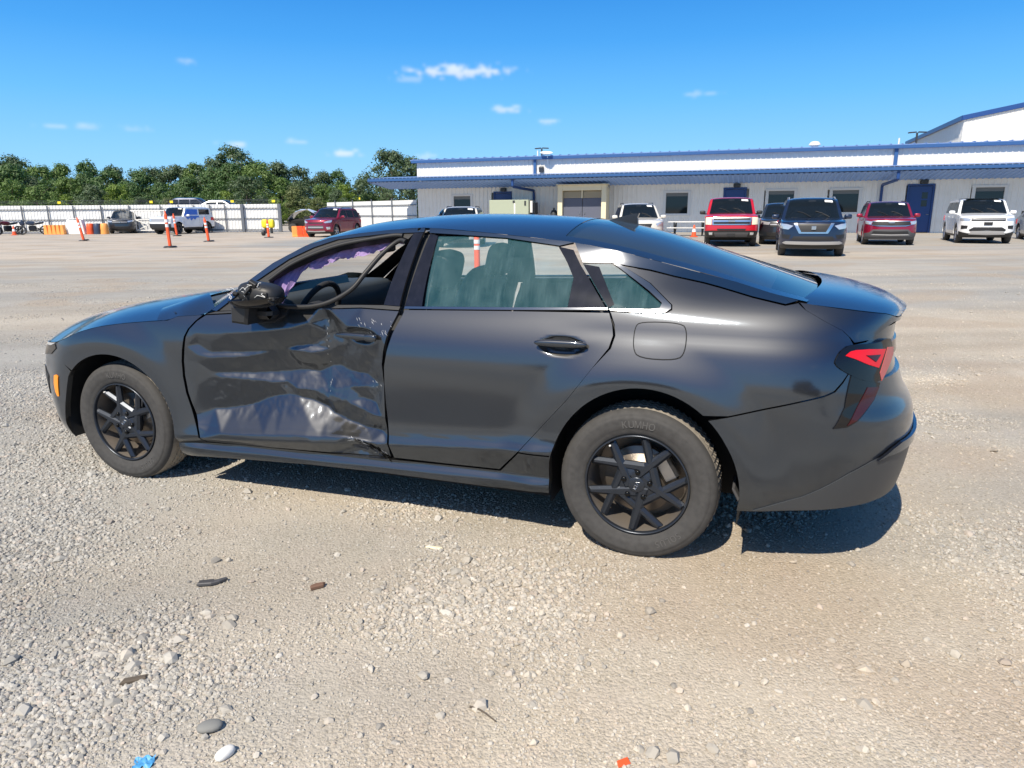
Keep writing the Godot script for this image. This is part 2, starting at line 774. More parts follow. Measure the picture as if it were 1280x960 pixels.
func make_materials() -> void:
	var p := car_paint("grey_paint", 0.092, 0.110, 0.135, 1.0, 0.065)
	p.clearcoat = 1.0
	p.clearcoat_roughness = 0.48
	p.albedo_texture = noise_tex(3, 0.31, 2, FastNoiseLite.TYPE_SIMPLEX, [[0.0, 0.5, 0.5, 0.52], [0.5, 0.8, 0.8, 0.8], [0.72, 1.0, 1.0, 1.0], [1.0, 1.0, 1.0, 1.0]])
	p.normal_enabled = true
	p.normal_texture = noise_tex(4, 0.42, 1, FastNoiseLite.TYPE_SIMPLEX, [], 512, true, 1.6)
	p.normal_scale = 0.035
	triplanar(p, 3.2)
	mat("black_plastic", 0.018, 0.018, 0.019, 0.5)
	mat("black_gloss", 0.008, 0.008, 0.010, 0.06)
	var bp := mat("pillar_black", 0.014, 0.014, 0.020, 0.05)
	bp.albedo_texture = noise_tex(9, 0.012, 4, FastNoiseLite.TYPE_SIMPLEX_SMOOTH, [[0.0, 0.5, 0.5, 0.5], [0.55, 0.75, 0.75, 0.8], [0.8, 1.0, 1.0, 1.0]])
	triplanar(bp, 3.0)
	mat("void_black", 0.010, 0.010, 0.010, 0.9)
	mat("satin_chrome", 0.24, 0.25, 0.27, 0.15, 1.0)
	mat("chrome", 0.70, 0.71, 0.72, 0.24, 1.0)
	mat("steel", 0.42, 0.41, 0.40, 0.35, 1.0)
	mat("raw_alloy", 0.50, 0.49, 0.48, 0.38, 0.9)
	var ru := mat("rubber", 0.058, 0.057, 0.057, 0.80)
	ru.albedo_texture = noise_tex(12, 0.02, 4, FastNoiseLite.TYPE_SIMPLEX_SMOOTH, [[0.0, 0.6, 0.59, 0.58], [0.5, 0.82, 0.81, 0.79], [1.0, 1.0, 0.98, 0.95]])
	triplanar(ru, 2.5)
	var td := mat("tread", 0.33, 0.30, 0.26, 0.95)
	td.albedo_texture = ru.albedo_texture
	triplanar(td, 4.0)
	mat("tyre_letters", 0.085, 0.083, 0.081, 0.75)
	mat("seal_rubber", 0.014, 0.014, 0.015, 0.55)
	mat("wheel_black", 0.040, 0.047, 0.060, 0.30, 0.6)
	mat("nut_black", 0.008, 0.008, 0.008, 0.25, 0.5)
	mat("brake_disc", 0.22, 0.19, 0.16, 0.4, 0.8)
	mat("dusty_alloy", 0.20, 0.175, 0.15, 0.45, 0.45)
	mat("valance_grey", 0.036, 0.039, 0.043, 0.42)
	mat("rust_hub", 0.16, 0.09, 0.06, 0.8)
	glass("rear_tint", 0.12, 0.42, 0.47, 0.10)
	var gd := mat("glass_dust", 0.38, 0.60, 0.62, 0.95)
	gd.transparency = BaseMaterial3D.TRANSPARENCY_ALPHA
	gd.albedo_texture = dust_texture()
	triplanar(gd, 1.6)
	glass("far_glass", 0.30, 0.45, 0.40, 0.10)
	glass("screen_glass", 0.30, 0.48, 0.42, 0.10)
	glass("dark_tint", 0.015, 0.025, 0.03, 0.80)
	mat("seat_cloth", 0.045, 0.048, 0.055, 0.9)
	mat("cabin_dark", 0.028, 0.029, 0.031, 0.8)
	mat("dash_teal", 0.045, 0.055, 0.060, 0.65)
	mat("headliner", 0.30, 0.29, 0.27, 0.95)
	var ab := mat("airbag_cloth", 0.30, 0.21, 0.42, 0.9)
	ab.backlight_enabled = true
	ab.backlight = Color(0.25, 0.16, 0.4)
	mat("wire_white", 0.7, 0.7, 0.68, 0.5)
	mat("scratch_white", 0.42, 0.43, 0.45, 0.6)
	var rl := mat("red_lens", 0.62, 0.005, 0.010, 0.3)
	mat("dark_red_lens", 0.035, 0.003, 0.005, 0.07)
	mat("pink_lens", 0.42, 0.10, 0.10, 0.10)
	mat("lamp_black", 0.006, 0.006, 0.007, 0.05)
	mat("amber_lens", 0.85, 0.28, 0.015, 0.2)
	mat("lamp_clear", 0.62, 0.64, 0.66, 0.10, 0.55)
	mat("lamp_cream", 0.80, 0.72, 0.55, 0.25)
	# other vehicles
	car_paint("truck_red", 0.52, 0.008, 0.022, 0.15, 0.35)
	car_paint("navy_paint", 0.012, 0.020, 0.050, 0.35, 0.3)
	car_paint("maroon_paint", 0.27, 0.006, 0.030, 0.35, 0.32)
	car_paint("wine_paint", 0.24, 0.010, 0.035, 0.35, 0.34)
	car_paint("white_paint", 0.78, 0.79, 0.80, 0.0, 0.35)
	car_paint("charcoal_paint", 0.03, 0.035, 0.045, 0.4, 0.3)
	car_paint("silver_paint", 0.34, 0.36, 0.38, 0.6, 0.35)
	car_paint("pearl_paint", 0.66, 0.64, 0.58, 0.0, 0.35)
	mat("vehicle_glass", 0.010, 0.014, 0.020, 0.05)
	glass("cabin_glass", 0.015, 0.020, 0.022, 0.42)
	mat("grey_plastic", 0.07, 0.07, 0.075, 0.6)
	mat("silver_plastic", 0.42, 0.42, 0.43, 0.35, 0.4)
	mat("sticker_white", 0.85, 0.85, 0.84, 0.6)
	mat("wheel_silver", 0.50, 0.50, 0.51, 0.3, 0.8)
	mat("tarp_blue", 0.08, 0.32, 0.62, 0.5)
	mat("blue_wrap", 0.03, 0.16, 0.62, 0.45)
	# building and yard
	var wp := mat("white_panel", 0.68, 0.67, 0.65, 0.45)
	wp.albedo_texture = noise_tex(21, 0.006, 5, FastNoiseLite.TYPE_SIMPLEX_SMOOTH, [[0.0, 0.91, 0.90, 0.88], [0.45, 0.97, 0.965, 0.955], [1.0, 1.0, 1.0, 1.0]])
	triplanar(wp, 0.35, true)
	var lw := mat("cream_panel", 0.88, 0.85, 0.79, 0.5)
	lw.albedo_texture = wp.albedo_texture
	triplanar(lw, 0.35, true)
	var fp := mat("fence_panel", 0.74, 0.75, 0.75, 0.5)
	fp.albedo_texture = wp.albedo_texture
	triplanar(fp, 0.3, true)
	mat("blue_trim", 0.030, 0.095, 0.25, 0.4)
	mat("blue_soffit", 0.20, 0.34, 0.66, 0.45)
	mat("blue_door", 0.014, 0.055, 0.20, 0.4)
	mat("roof_blue", 0.22, 0.32, 0.55, 0.35, 0.3)
	mat("window_glass", 0.012, 0.018, 0.018, 0.04)
	mat("blind_grey", 0.16, 0.17, 0.17, 0.7)
	mat("white_trim", 0.72, 0.71, 0.68, 0.5)
	mat("dark_metal", 0.05, 0.055, 0.06, 0.5, 0.4)
	mat("galvanised", 0.15, 0.165, 0.19, 0.5, 0.3)
	mat("ac_green", 0.36, 0.40, 0.30, 0.55)
	mat("cream_box", 0.74, 0.66, 0.46, 0.55)
	mat("grey_door", 0.10, 0.11, 0.15, 0.5)
	mat("louver_tan", 0.40, 0.36, 0.27, 0.6)
	mat("orange_plastic", 0.80, 0.10, 0.025, 0.5)
	mat("amber_plastic", 0.86, 0.36, 0.09, 0.5)
	mat("white_plastic", 0.80, 0.79, 0.77, 0.5)
	mat("navy_plastic", 0.03, 0.05, 0.10, 0.5)
	mat("yellow_plastic", 0.80, 0.66, 0.03, 0.5)
	mat("reflective_white", 0.85, 0.82, 0.80, 0.3)
	mat("bike_black", 0.02, 0.022, 0.026, 0.35, 0.3)
	mat("bike_red", 0.12, 0.015, 0.02, 0.35)
	mat("bike_blue", 0.03, 0.045, 0.08, 0.35)
	# ground
	var g := mat("ground_soil", 1.0, 1.0, 1.0, 0.95)
	g.albedo_texture = noise_tex(31, 0.105, 3, FastNoiseLite.TYPE_CELLULAR, [[0.0, 0.50, 0.48, 0.44], [0.2, 0.80, 0.78, 0.74], [0.5, 0.92, 0.90, 0.87], [0.75, 1.0, 0.98, 0.95], [1.0, 0.72, 0.70, 0.68]], 1024)
	(g.albedo_texture.noise as FastNoiseLite).cellular_return_type = FastNoiseLite.RETURN_CELL_VALUE
	(g.albedo_texture.noise as FastNoiseLite).fractal_lacunarity = 2.3
	g.heightmap_enabled = true
	g.heightmap_texture = noise_tex(31, 0.105, 3, FastNoiseLite.TYPE_CELLULAR, [], 1024)
	(g.heightmap_texture.noise as FastNoiseLite).cellular_return_type = FastNoiseLite.RETURN_DISTANCE
	g.heightmap_flip_texture = true
	g.heightmap_scale = 0.5
	g.uv1_scale = Vector3(1.0 / 1.3, 1.0 / 1.3, 1)
	var st := mat("stone", 1.0, 1.0, 1.0, 0.9)
	st.vertex_color_use_as_albedo = true
	mat("grey_stone", 0.20, 0.20, 0.19, 0.8)
	mat("pale_stone", 0.72, 0.70, 0.66, 0.85)
	mat("bark", 0.10, 0.08, 0.06, 0.9)
	for k in 5:
		var c: Array = [[0.085, 0.155, 0.050], [0.125, 0.20, 0.052], [0.088, 0.135, 0.068], [0.17, 0.25, 0.04], [0.15, 0.18, 0.07]][k]
		var lf := mat("leaf_%d" % k, c[0], c[1], c[2], 0.6)
		lf.vertex_color_use_as_albedo = true
		lf.backlight_enabled = true
		lf.backlight = Color(0.6, 0.75, 0.3)


func dust_texture() -> ImageTexture:                # a thin film, thicker in drips and specks
	var n := FastNoiseLite.new()
	n.seed = 61
	n.frequency = 1.0
	n.fractal_octaves = 4
	var im := Image.create(512, 512, false, Image.FORMAT_RGBA8)
	for y in 512:
		for x in 512:
			var drip := n.get_noise_2d(x * .16, y * .012)
			var spot := n.get_noise_2d(x * .22 + 300.0, y * .22)
			var cloud := n.get_noise_2d(x * .012 + 90.0, y * .010)
			im.set_pixel(x, y, Color(1, 1, 1, clampf(.025 + .06 * cloud + .08 * maxf(0.0, drip) + .10 * maxf(0.0, spot - .25), 0.0, .3)))
	return ImageTexture.create_from_image(im)


func _ready() -> void:
	# camera
	var cam := Camera3D.new()
	cam.name = "camera"
	add_child(cam)
	var p := 0.2414
	var roll := -0.0071
	var R := Vector3.RIGHT
	var U := Vector3(0, cos(p), -sin(p))
	var F := Vector3(0, -sin(p), -cos(p))
	cam.transform = Transform3D(Basis(R * cos(roll) + U * sin(roll), U * cos(roll) - R * sin(roll), -F), Vector3(0, 1.4496, 0))
	cam.fov = rad_to_deg(2.0 * atan(480.0 / 881.9))
	cam.near = 0.05
	cam.far = 3000.0
	cam.current = true
	# sky, sun, exposure
	var we := WorldEnvironment.new()
	we.name = "world"
	var env := Environment.new()
	env.background_mode = Environment.BG_SKY
	env.sky = Sky.new()
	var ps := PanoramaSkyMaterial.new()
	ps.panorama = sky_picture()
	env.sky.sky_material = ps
	env.background_energy_multiplier = 1.0
	env.tonemap_mode = Environment.TONE_MAPPER_LINEAR
	env.tonemap_exposure = 1.3
	env.sdfgi_enabled = true
	env.ssao_enabled = true
	env.ssil_enabled = true
	we.environment = env
	add_child(we)
	var sun := DirectionalLight3D.new()
	sun.name = "sun"
	add_child(sun)
	var az := deg_to_rad(29.0)
	var el := deg_to_rad(48.5)
	var to_sun := Vector3(-sin(az) * cos(el), sin(el), cos(az) * cos(el))
	sun.transform = Transform3D(Basis.looking_at(-to_sun, Vector3.UP), Vector3(0, 30, 0))
	sun.light_energy = 1.6
	sun.light_color = Color(1.0, 0.955, 0.88)
	sun.light_angular_distance = 0.5
	sun.shadow_enabled = true

	make_materials()
	make_ground()
	make_building()
	make_yard()
	make_trees()
	make_vehicles()
	make_sedan()
	make_litter()


func sky_picture() -> ImageTexture:
	var w := 2048
	var h := 1024
	var im := Image.create(w, h, false, Image.FORMAT_RGBF)
	var els := [-90.0, -0.5, 0.0, 4.0, 8.0, 12.0, 16.0, 25.0, 45.0, 90.0]
	var cr := [.30, .30, .33, .235, .130, .064, .033, .034, .050, .050]
	var cg := [.27, .27, .60, .53, .43, .315, .228, .170, .150, .135]
	var cb := [.22, .22, .84, .84, .81, .74, .64, .50, .37, .31]
	for y in h:
		var e := 90.0 - 180.0 * (y + 0.5) / h
		im.fill_rect(Rect2i(0, y, w, 1), Color(lin(els, cr, e), lin(els, cg, e), lin(els, cb, e)))
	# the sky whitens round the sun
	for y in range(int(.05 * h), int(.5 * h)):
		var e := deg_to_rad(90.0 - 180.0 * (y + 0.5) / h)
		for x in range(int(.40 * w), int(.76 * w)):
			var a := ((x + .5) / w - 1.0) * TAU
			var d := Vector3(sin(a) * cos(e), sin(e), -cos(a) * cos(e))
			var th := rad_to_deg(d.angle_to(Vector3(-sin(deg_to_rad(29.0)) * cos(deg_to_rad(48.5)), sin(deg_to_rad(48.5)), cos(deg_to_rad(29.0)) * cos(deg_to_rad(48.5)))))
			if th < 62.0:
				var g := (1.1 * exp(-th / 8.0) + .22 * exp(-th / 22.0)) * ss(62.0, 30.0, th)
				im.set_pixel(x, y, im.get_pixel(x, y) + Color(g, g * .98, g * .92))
	# small fair-weather clouds: azimuth (degrees, to the right of the view), elevation, half width, half height, strength
	var puffs := [[-3.7, 9.95, 4.0, .62, 1.0], [-7.6, 9.4, 1.5, .35, .35], [-.1, 7.4, 1.7, .34, .75], [3.0, 6.5, .8, .25, .6], [-12.6, 4.2, 1.6, .34, .9], [-16.0, 5.0, 1.0, .2, .5], [-20.4, 4.7, 1.1, .3, .7], [-23.0, 10.0, .7, .22, .5], [-26.5, 5.6, 1.2, .22, .35], [-29.5, 5.6, .9, .2, .45], [-31.5, 5.5, .8, .2, .5], [-6.5, 4.0, .8, .3, .5], [14.2, 8.1, 1.5, .25, .4], [-45.0, 8.0, 3.0, .6, .8], [48.0, 9.0, 3.5, .6, .8], [75.0, 14.0, 4.0, .8, .8], [-80.0, 12.0, 4.0, .8, .8], [120.0, 10.0, 4.5, .8, .8], [165.0, 13.0, 4.0, .9, .8], [-130.0, 11.0, 4.0, .7, .8], [-165.0, 8.0, 3.5, .6, .8]]
	var n := FastNoiseLite.new()
	n.seed = 41
	n.frequency = .55
	n.fractal_octaves = 5
	for c in puffs:
		var cx: float = (1.0 + c[0] / 360.0) * w      # the outer columns of the panorama are straight ahead (-z)
		var x0 := int(cx - c[2] * 1.6 / 360.0 * w) - 1
		var x1 := int(cx + c[2] * 1.6 / 360.0 * w) + 1
		var y0 := int((90.0 - c[1] - c[3] * 2.4) / 180.0 * h) - 1
		var y1 := int((90.0 - c[1] + c[3] * 1.6) / 180.0 * h) + 1
		for y in range(y0, y1 + 1):
			for x in range(x0, x1 + 1):
				var az: float = ((x + .5) / w - 1.0) * 360.0 - c[0]
				var e: float = 90.0 - 180.0 * (y + .5) / h - c[1]
				var base: float = 1.0 if e > 0 else 1.9
				var d := Vector2(az / c[2], e * base / c[3]).length()
				var k: float = ss(1.05, .25, d + .95 * n.get_noise_2d(az * 1.6 + c[0] * 9.0, e * 4.0)) * c[4]
				var xx := posmod(x, w)
				var old := im.get_pixel(xx, y)
				var lit := lerpf(.74, .98, ss(-c[3], c[3], e))
				im.set_pixel(xx, y, old.lerp(Color(lit * .93, lit * .93, lit), k * .62))
	return ImageTexture.create_from_image(im)


func ground_tint(x: float, z: float) -> Color:       # base colour of the lot: packed tan soil with spreads of grey gravel
	var n1 := noise.get_noise_2d(x * .6, z * 1.3)
	var n2 := noise.get_noise_2d(x * 2.3 + 50.0, z * 2.3)
	var n3 := noise.get_noise_2d(x * .12 + 90.0, z * .35)
	var tan_ := Color(.435, .38, .305)
	var pale := Color(.485, .44, .37)
	var grey := Color(.335, .332, .315)
	var c := tan_.lerp(pale, clampf(.5 + n2 * .9, 0, 1))
	var g := clampf(.15 + n1 * 1.2 + n3 * .8, 0, 1)
	g = maxf(g, ss(-.4, -2.6, x + .7 * n1) * ss(-1.6, -2.6, z) * .9 * ss(-11, -7, z))     # gravel spread by the front wheel
	if z < -9.0:
		c = c.lerp(Color(.52, .455, .39), .55 * ss(-18, -26, z))
		var band := ss(-9, -12, z) * ss(-24.0 - 5.0 * n3, -19.0, z)      # grey belt across the lot, then the pale drive
		g = lerpf(g * .6, .85, band * clampf(.75 + n1 * .6, 0, 1))
		var patch_ := ss(-29.5, -31.0, z + n1) * ss(-39.5, -37.5, z) * ss(-17.5, -14.0, x + z * .1) * ss(2.0, -3.0, x)
		g = maxf(g, patch_)
		g = maxf(g, ss(-46, -50, z) * .5)
		var right := ss(5.0, 9.0, x) * ss(-23.0, -26.0, z)
		g = maxf(g, right * .75)
	var rust := ss(.35, .75, noise.get_noise_2d(x * .9 - 30.0, z * .9 + 11.0)) * ss(1.2, 2.4, x) * ss(-8, -5, z)
	c = c.lerp(grey, clampf(g, 0, 1))
	# wheel tracks across the lot press the soil to a darker, damper line; scuffed strips are paler
	var streak := noise.get_noise_2d(x * .22 + z * .10 + 7.0, z * 2.4 + x * .3)
	c = c * (1.0 + .20 * streak)
	c = c.lerp(Color(.40, .325, .245), .55 * ss(.10, .42, noise.get_noise_2d(x * .8 + 40.0, z * 1.1 - 20.0)))
	return c.lerp(Color(.46, .34, .21), rust * .6)


func make_ground() -> void:
	noise.seed = 23
	noise.frequency = .35
	noise.fractal_octaves = 4
	var n := 1024
	var im := Image.create(n, n, false, Image.FORMAT_RGB8)
	for j in n:
		for i in n:
			im.set_pixel(i, j, ground_tint((i + .5) / n * 120.0 - 60.0, (j + .5) / n * 120.0 - 100.0).linear_to_srgb())
	var m: StandardMaterial3D = M.ground_soil
	m.detail_enabled = true
	m.detail_albedo = ImageTexture.create_from_image(im)
	m.detail_blend_mode = BaseMaterial3D.BLEND_MODE_MUL
	m.detail_uv_layer = BaseMaterial3D.DETAIL_UV_2
	var a := ArrayMesh.new()
	var xs := [-900.0, -60.0, 60.0, 900.0]
	var zs := [-900.0, -100.0, 20.0, 900.0]
	var v := PackedVector3Array()
	var nn := PackedVector3Array()
	var u1 := PackedVector2Array()
	var u2 := PackedVector2Array()
	var ids := PackedInt32Array()
	for j in 4:
		for i in 4:
			v.append(Vector3(xs[i], 0, zs[j]))
			nn.append(Vector3.UP)
			u1.append(Vector2(xs[i], zs[j]))
			u2.append(Vector2((xs[i] + 60.0) / 120.0, (zs[j] + 100.0) / 120.0))
	for j in 3:
		for i in 3:
			var k := j * 4 + i
			ids.append_array([k, k + 1, k + 5, k, k + 5, k + 4])
	var arr := []
	arr.resize(Mesh.ARRAY_MAX)
	arr[Mesh.ARRAY_VERTEX] = v
	arr[Mesh.ARRAY_NORMAL] = nn
	arr[Mesh.ARRAY_TEX_UV] = u1
	arr[Mesh.ARRAY_TEX_UV2] = u2
	arr[Mesh.ARRAY_INDEX] = ids
	a.add_surface_from_arrays(Mesh.PRIMITIVE_TRIANGLES, arr)
	var o := MeshInstance3D.new()
	o.name = "ground"
	o.mesh = a
	o.material_override = m
	o.set_meta("kind", "structure")
	add_child(o)
	# loose stones: countless, so each of the four shapes is one object
	var r := RandomNumberGenerator.new()
	r.seed = 99
	for kind in 4:
		var buf := PackedFloat32Array()
		var count := 0
		for k in 215000:
			var z := -1.25 - 15.0 * pow(r.randf(), 1.7)
			var half := absf(z) * .86 + .9
			var x := r.randf_range(-half, half)
			var patchy := noise.get_noise_2d(x * 1.7 + 13.0, z * 1.7)
			var dens := .30 + 1.35 * patchy + .60 * ss(-.2, -2.4, x) * ss(-9.0, -5.0, z) - .25 * ss(.8, 2.2, x)
			if r.randf() > clampf(dens, .16, 1.0):
				continue
			var s := .0021 + .0066 * pow(r.randf(), 2.3) * (.6 + .8 * ss(.2, .9, dens))
			if r.randf() < .012:
				s = r.randf_range(.008, .0145)
			if r.randf() < .0009:
				s = r.randf_range(.017, .026)
			var b := Basis(Vector3.UP, r.randf() * TAU) * Basis(Vector3.RIGHT, r.randf_range(-.5, .5))
			b = b.scaled_local(Vector3(s * r.randf_range(.9, 1.6), s * r.randf_range(.55, .95), s))
			var c := ground_tint(x, z)
			var t := r.randf()
			if t < .40:
				c = c.lerp(Color(.40, .385, .35), .75)
			elif t < .55:
				c = Color(.47, .42, .36)
			elif t < .62:
				c = Color(.44, .36, .30)
			elif t < .70:
				c = Color(.17, .17, .17)
			elif t < .73:
				c = Color(.56, .54, .50)
			c = c.lerp(ground_tint(x, z), .5) * r.randf_range(.74, 1.1)
			buf.append_array([b.x.x, b.y.x, b.z.x, x, b.x.y, b.y.y, b.z.y, s * r.randf_range(.0, .35), b.x.z, b.y.z, b.z.z, z, c.r, c.g, c.b, 1.0])
			count += 1
		var mm := MultiMesh.new()
		mm.transform_format = MultiMesh.TRANSFORM_3D
		mm.use_colors = true
		mm.mesh = stone_mesh(kind + 60)
		mm.instance_count = count
		mm.buffer = buf
		var g := MultiMeshInstance3D.new()
		g.name = numbered("gravel")
		g.multimesh = mm
		g.material_override = M.stone
		add_child(g)
		tag(g, "loose grey and tan gravel strewn over the packed soil", "gravel", "gravel")
		g.set_meta("kind", "stuff")


func stone_mesh(seed_: int) -> ArrayMesh:            # a broken pebble: an octahedron cut once, its corners pushed about
	var r := RandomNumberGenerator.new()
	r.seed = seed_
	var base := [Vector3.RIGHT, Vector3.UP, Vector3.BACK, Vector3.LEFT, Vector3.DOWN, Vector3.FORWARD]
	var moved := {}
	var a := MB.new()
	var key := func(p: Vector3) -> Vector3:
		var k := Vector3i(p * 1000.0)
		if not moved.has(k):
			moved[k] = p.normalized() * r.randf_range(.72, 1.2)
		return moved[k]
	for f in [[0, 1, 2], [2, 1, 3], [3, 1, 5], [5, 1, 0], [0, 2, 4], [2, 3, 4], [3, 5, 4], [5, 0, 4]]:
		var p: Array = [base[f[0]], base[f[1]], base[f[2]]]
		var q := [(p[0] + p[1]) * .5, (p[1] + p[2]) * .5, (p[2] + p[0]) * .5]
		for t in [[p[0], q[0], q[2]], [q[0], p[1], q[1]], [q[2], q[1], p[2]], [q[0], q[1], q[2]]]:
			var v := []
			for c in t:
				v.append((key as Callable).call(c))
			var nn: Vector3 = (v[1] - v[0]).cross(v[2] - v[0]).normalized()
			if nn.dot(v[0] + v[1] + v[2]) < 0:
				nn = -nn
			a.face(v, nn)
	a.colored = false
	return a.mesh()


func make_litter() -> void:
	var a := MB.new()
	a.prism(V2([-.055, -.012, .0, -.016, .03, -.004, .058, .018, .05, .026, .02, .012, -.05, .010]), .014, Transform3D(Basis(Vector3.RIGHT, -PI * .5), Vector3(0, .004, 0)), .003)
	for k in 3:
		a.box(Vector3(-.02, .0195, -.008 + k * .008), Vector3(.055, .003, .002))
	place(solo("plastic_shard", a, M.grey_plastic, "ribbed dark grey plastic shard lying on the gravel near the front wheel", "plastic shard"), -1.208, -2.556, .2)
	a = MB.new()
	a.prism(V2([-.03, -.01, .02, -.014, .034, .004, .0, .014, -.026, .010]), .018, Transform3D(Basis(Vector3.RIGHT, -PI * .5), Vector3.ZERO), .004)
	place(solo("brown_lump", a, M.rust_hub, "small rusty brown lump on the gravel", "lump"), -.777, -2.525, .6)
	a = MB.new()
	a.prism(V2([-.04, -.008, .03, -.011, .042, .0, .035, .010, -.035, .007]), .010, Transform3D(Basis(Vector3.RIGHT, -PI * .5), Vector3.ZERO), .003)
	place(solo("wood_chip", a, M.cream_box, "pale wooden chip lying below the sedan's rear door", "wood chip"), -.348, -2.853, -.35)
	a = MB.new()
	a.tube(spline(PackedVector3Array([Vector3(-.05, .006, 0), Vector3(-.01, .014, .004), Vector3(.05, .005, .012)]), 4), .0035, .002, 6)
	place(solo("dark_twig", a, M.bark, "thin dark twig lying flat on the gravel", "twig"), -.09, -1.796, -.55)
	a = MB.new()
	a.pill(Vector3(0, .012, 0), Vector3(.036, .014, .024), Basis.IDENTITY, .9, 14, 8)
	place(solo("flat_stone", a, M.grey_stone, "smooth dark grey flat stone, the largest pebble in the gravel", "stone"), -.878, -1.74, .3)
	a = MB.new()
	a.pill(Vector3(0, .010, 0), Vector3(.030, .014, .018), Basis(Vector3.UP, .6), .85, 12, 8)
	place(solo("white_stone", a, M.pale_stone, "white angular stone at the gravel's near edge", "stone"), -.794, -1.638, .4)
	a = MB.new()
	var rows := []
	for j in 7:
		var row := []
		for k in 7:
			row.append(Vector3(-.025 + j * .0085, .006 + .006 * sin(j * 2.1 + k * 1.3) + .004 * cos(k * 2.7), -.018 + k * .006 + .004 * sin(j * 1.7)))
		rows.append(row)
	sheet(a, rows)
	place(solo("blue_wrapper", a, M.tarp_blue, "crumpled light blue wrapper at the gravel's near edge", "wrapper"), -1.004, -1.611, .2)
	a = MB.new()
	a.prism(V2([-.02, -.008, .018, -.012, .022, .008, -.012, .010]), .006, Transform3D(Basis(Vector3.RIGHT, -PI * .5 + .2), Vector3(0, .003, 0)), .002)
	place(solo("orange_shard", a, M.orange_plastic, "small orange plastic shard at the gravel's near edge", "plastic shard"), .29, -1.599, .5)
	a = MB.new()
	a.prism(V2([-.04, -.012, .035, -.010, .04, .010, -.03, .012]), .014, Transform3D(Basis(Vector3.RIGHT, -PI * .5), Vector3.ZERO), .004)
	place(solo("bark_piece", a, M.bark, "dark brown piece of bark among the pebbles", "bark"), -1.21, -1.958, .35)


func place(o: Node3D, x: float, z: float, turn: float) -> void:
	o.position = Vector3(x, 0, z)
	o.rotation.y = turn


# ---------------------------------------------------------------- the damaged sedan
# Outlines on its left side as (s forward from the rear axle, y) pairs in metres.
const FRONT_DOOR := [2.189, .951, 2.239, .92, 2.283, .878, 2.308, .837, 2.324, .769, 2.334, .71, 2.337, .632, 2.326, .547, 2.302, .465, 2.277, .369, 2.262, .313, 2.235, .287, 1.817, .298, 1.531, .307, 1.225, .316, 1.150, .322, 1.164, .392, 1.172, .484, 1.178, .576, 1.182, .677, 1.184, .765, 1.169, .83, 1.147, .911, 1.107, 1.001, 1.104, 1.012, 1.304, 1.016, 1.417, 1.009, 1.686, .996, 2.021, .964]
const REAR_DOOR := [1.079, 1.019, 1.088, .991, 1.123, .916, 1.147, .839, 1.162, .763, 1.164, .678, 1.162, .585, 1.155, .485, 1.148, .401, 1.133, .325, .863, .327, .603, .331, .501, .438, .391, .566, .285, .69, .185, .827, .128, .905, .116, .954, .124, .997, .143, 1.043, .561, 1.034]
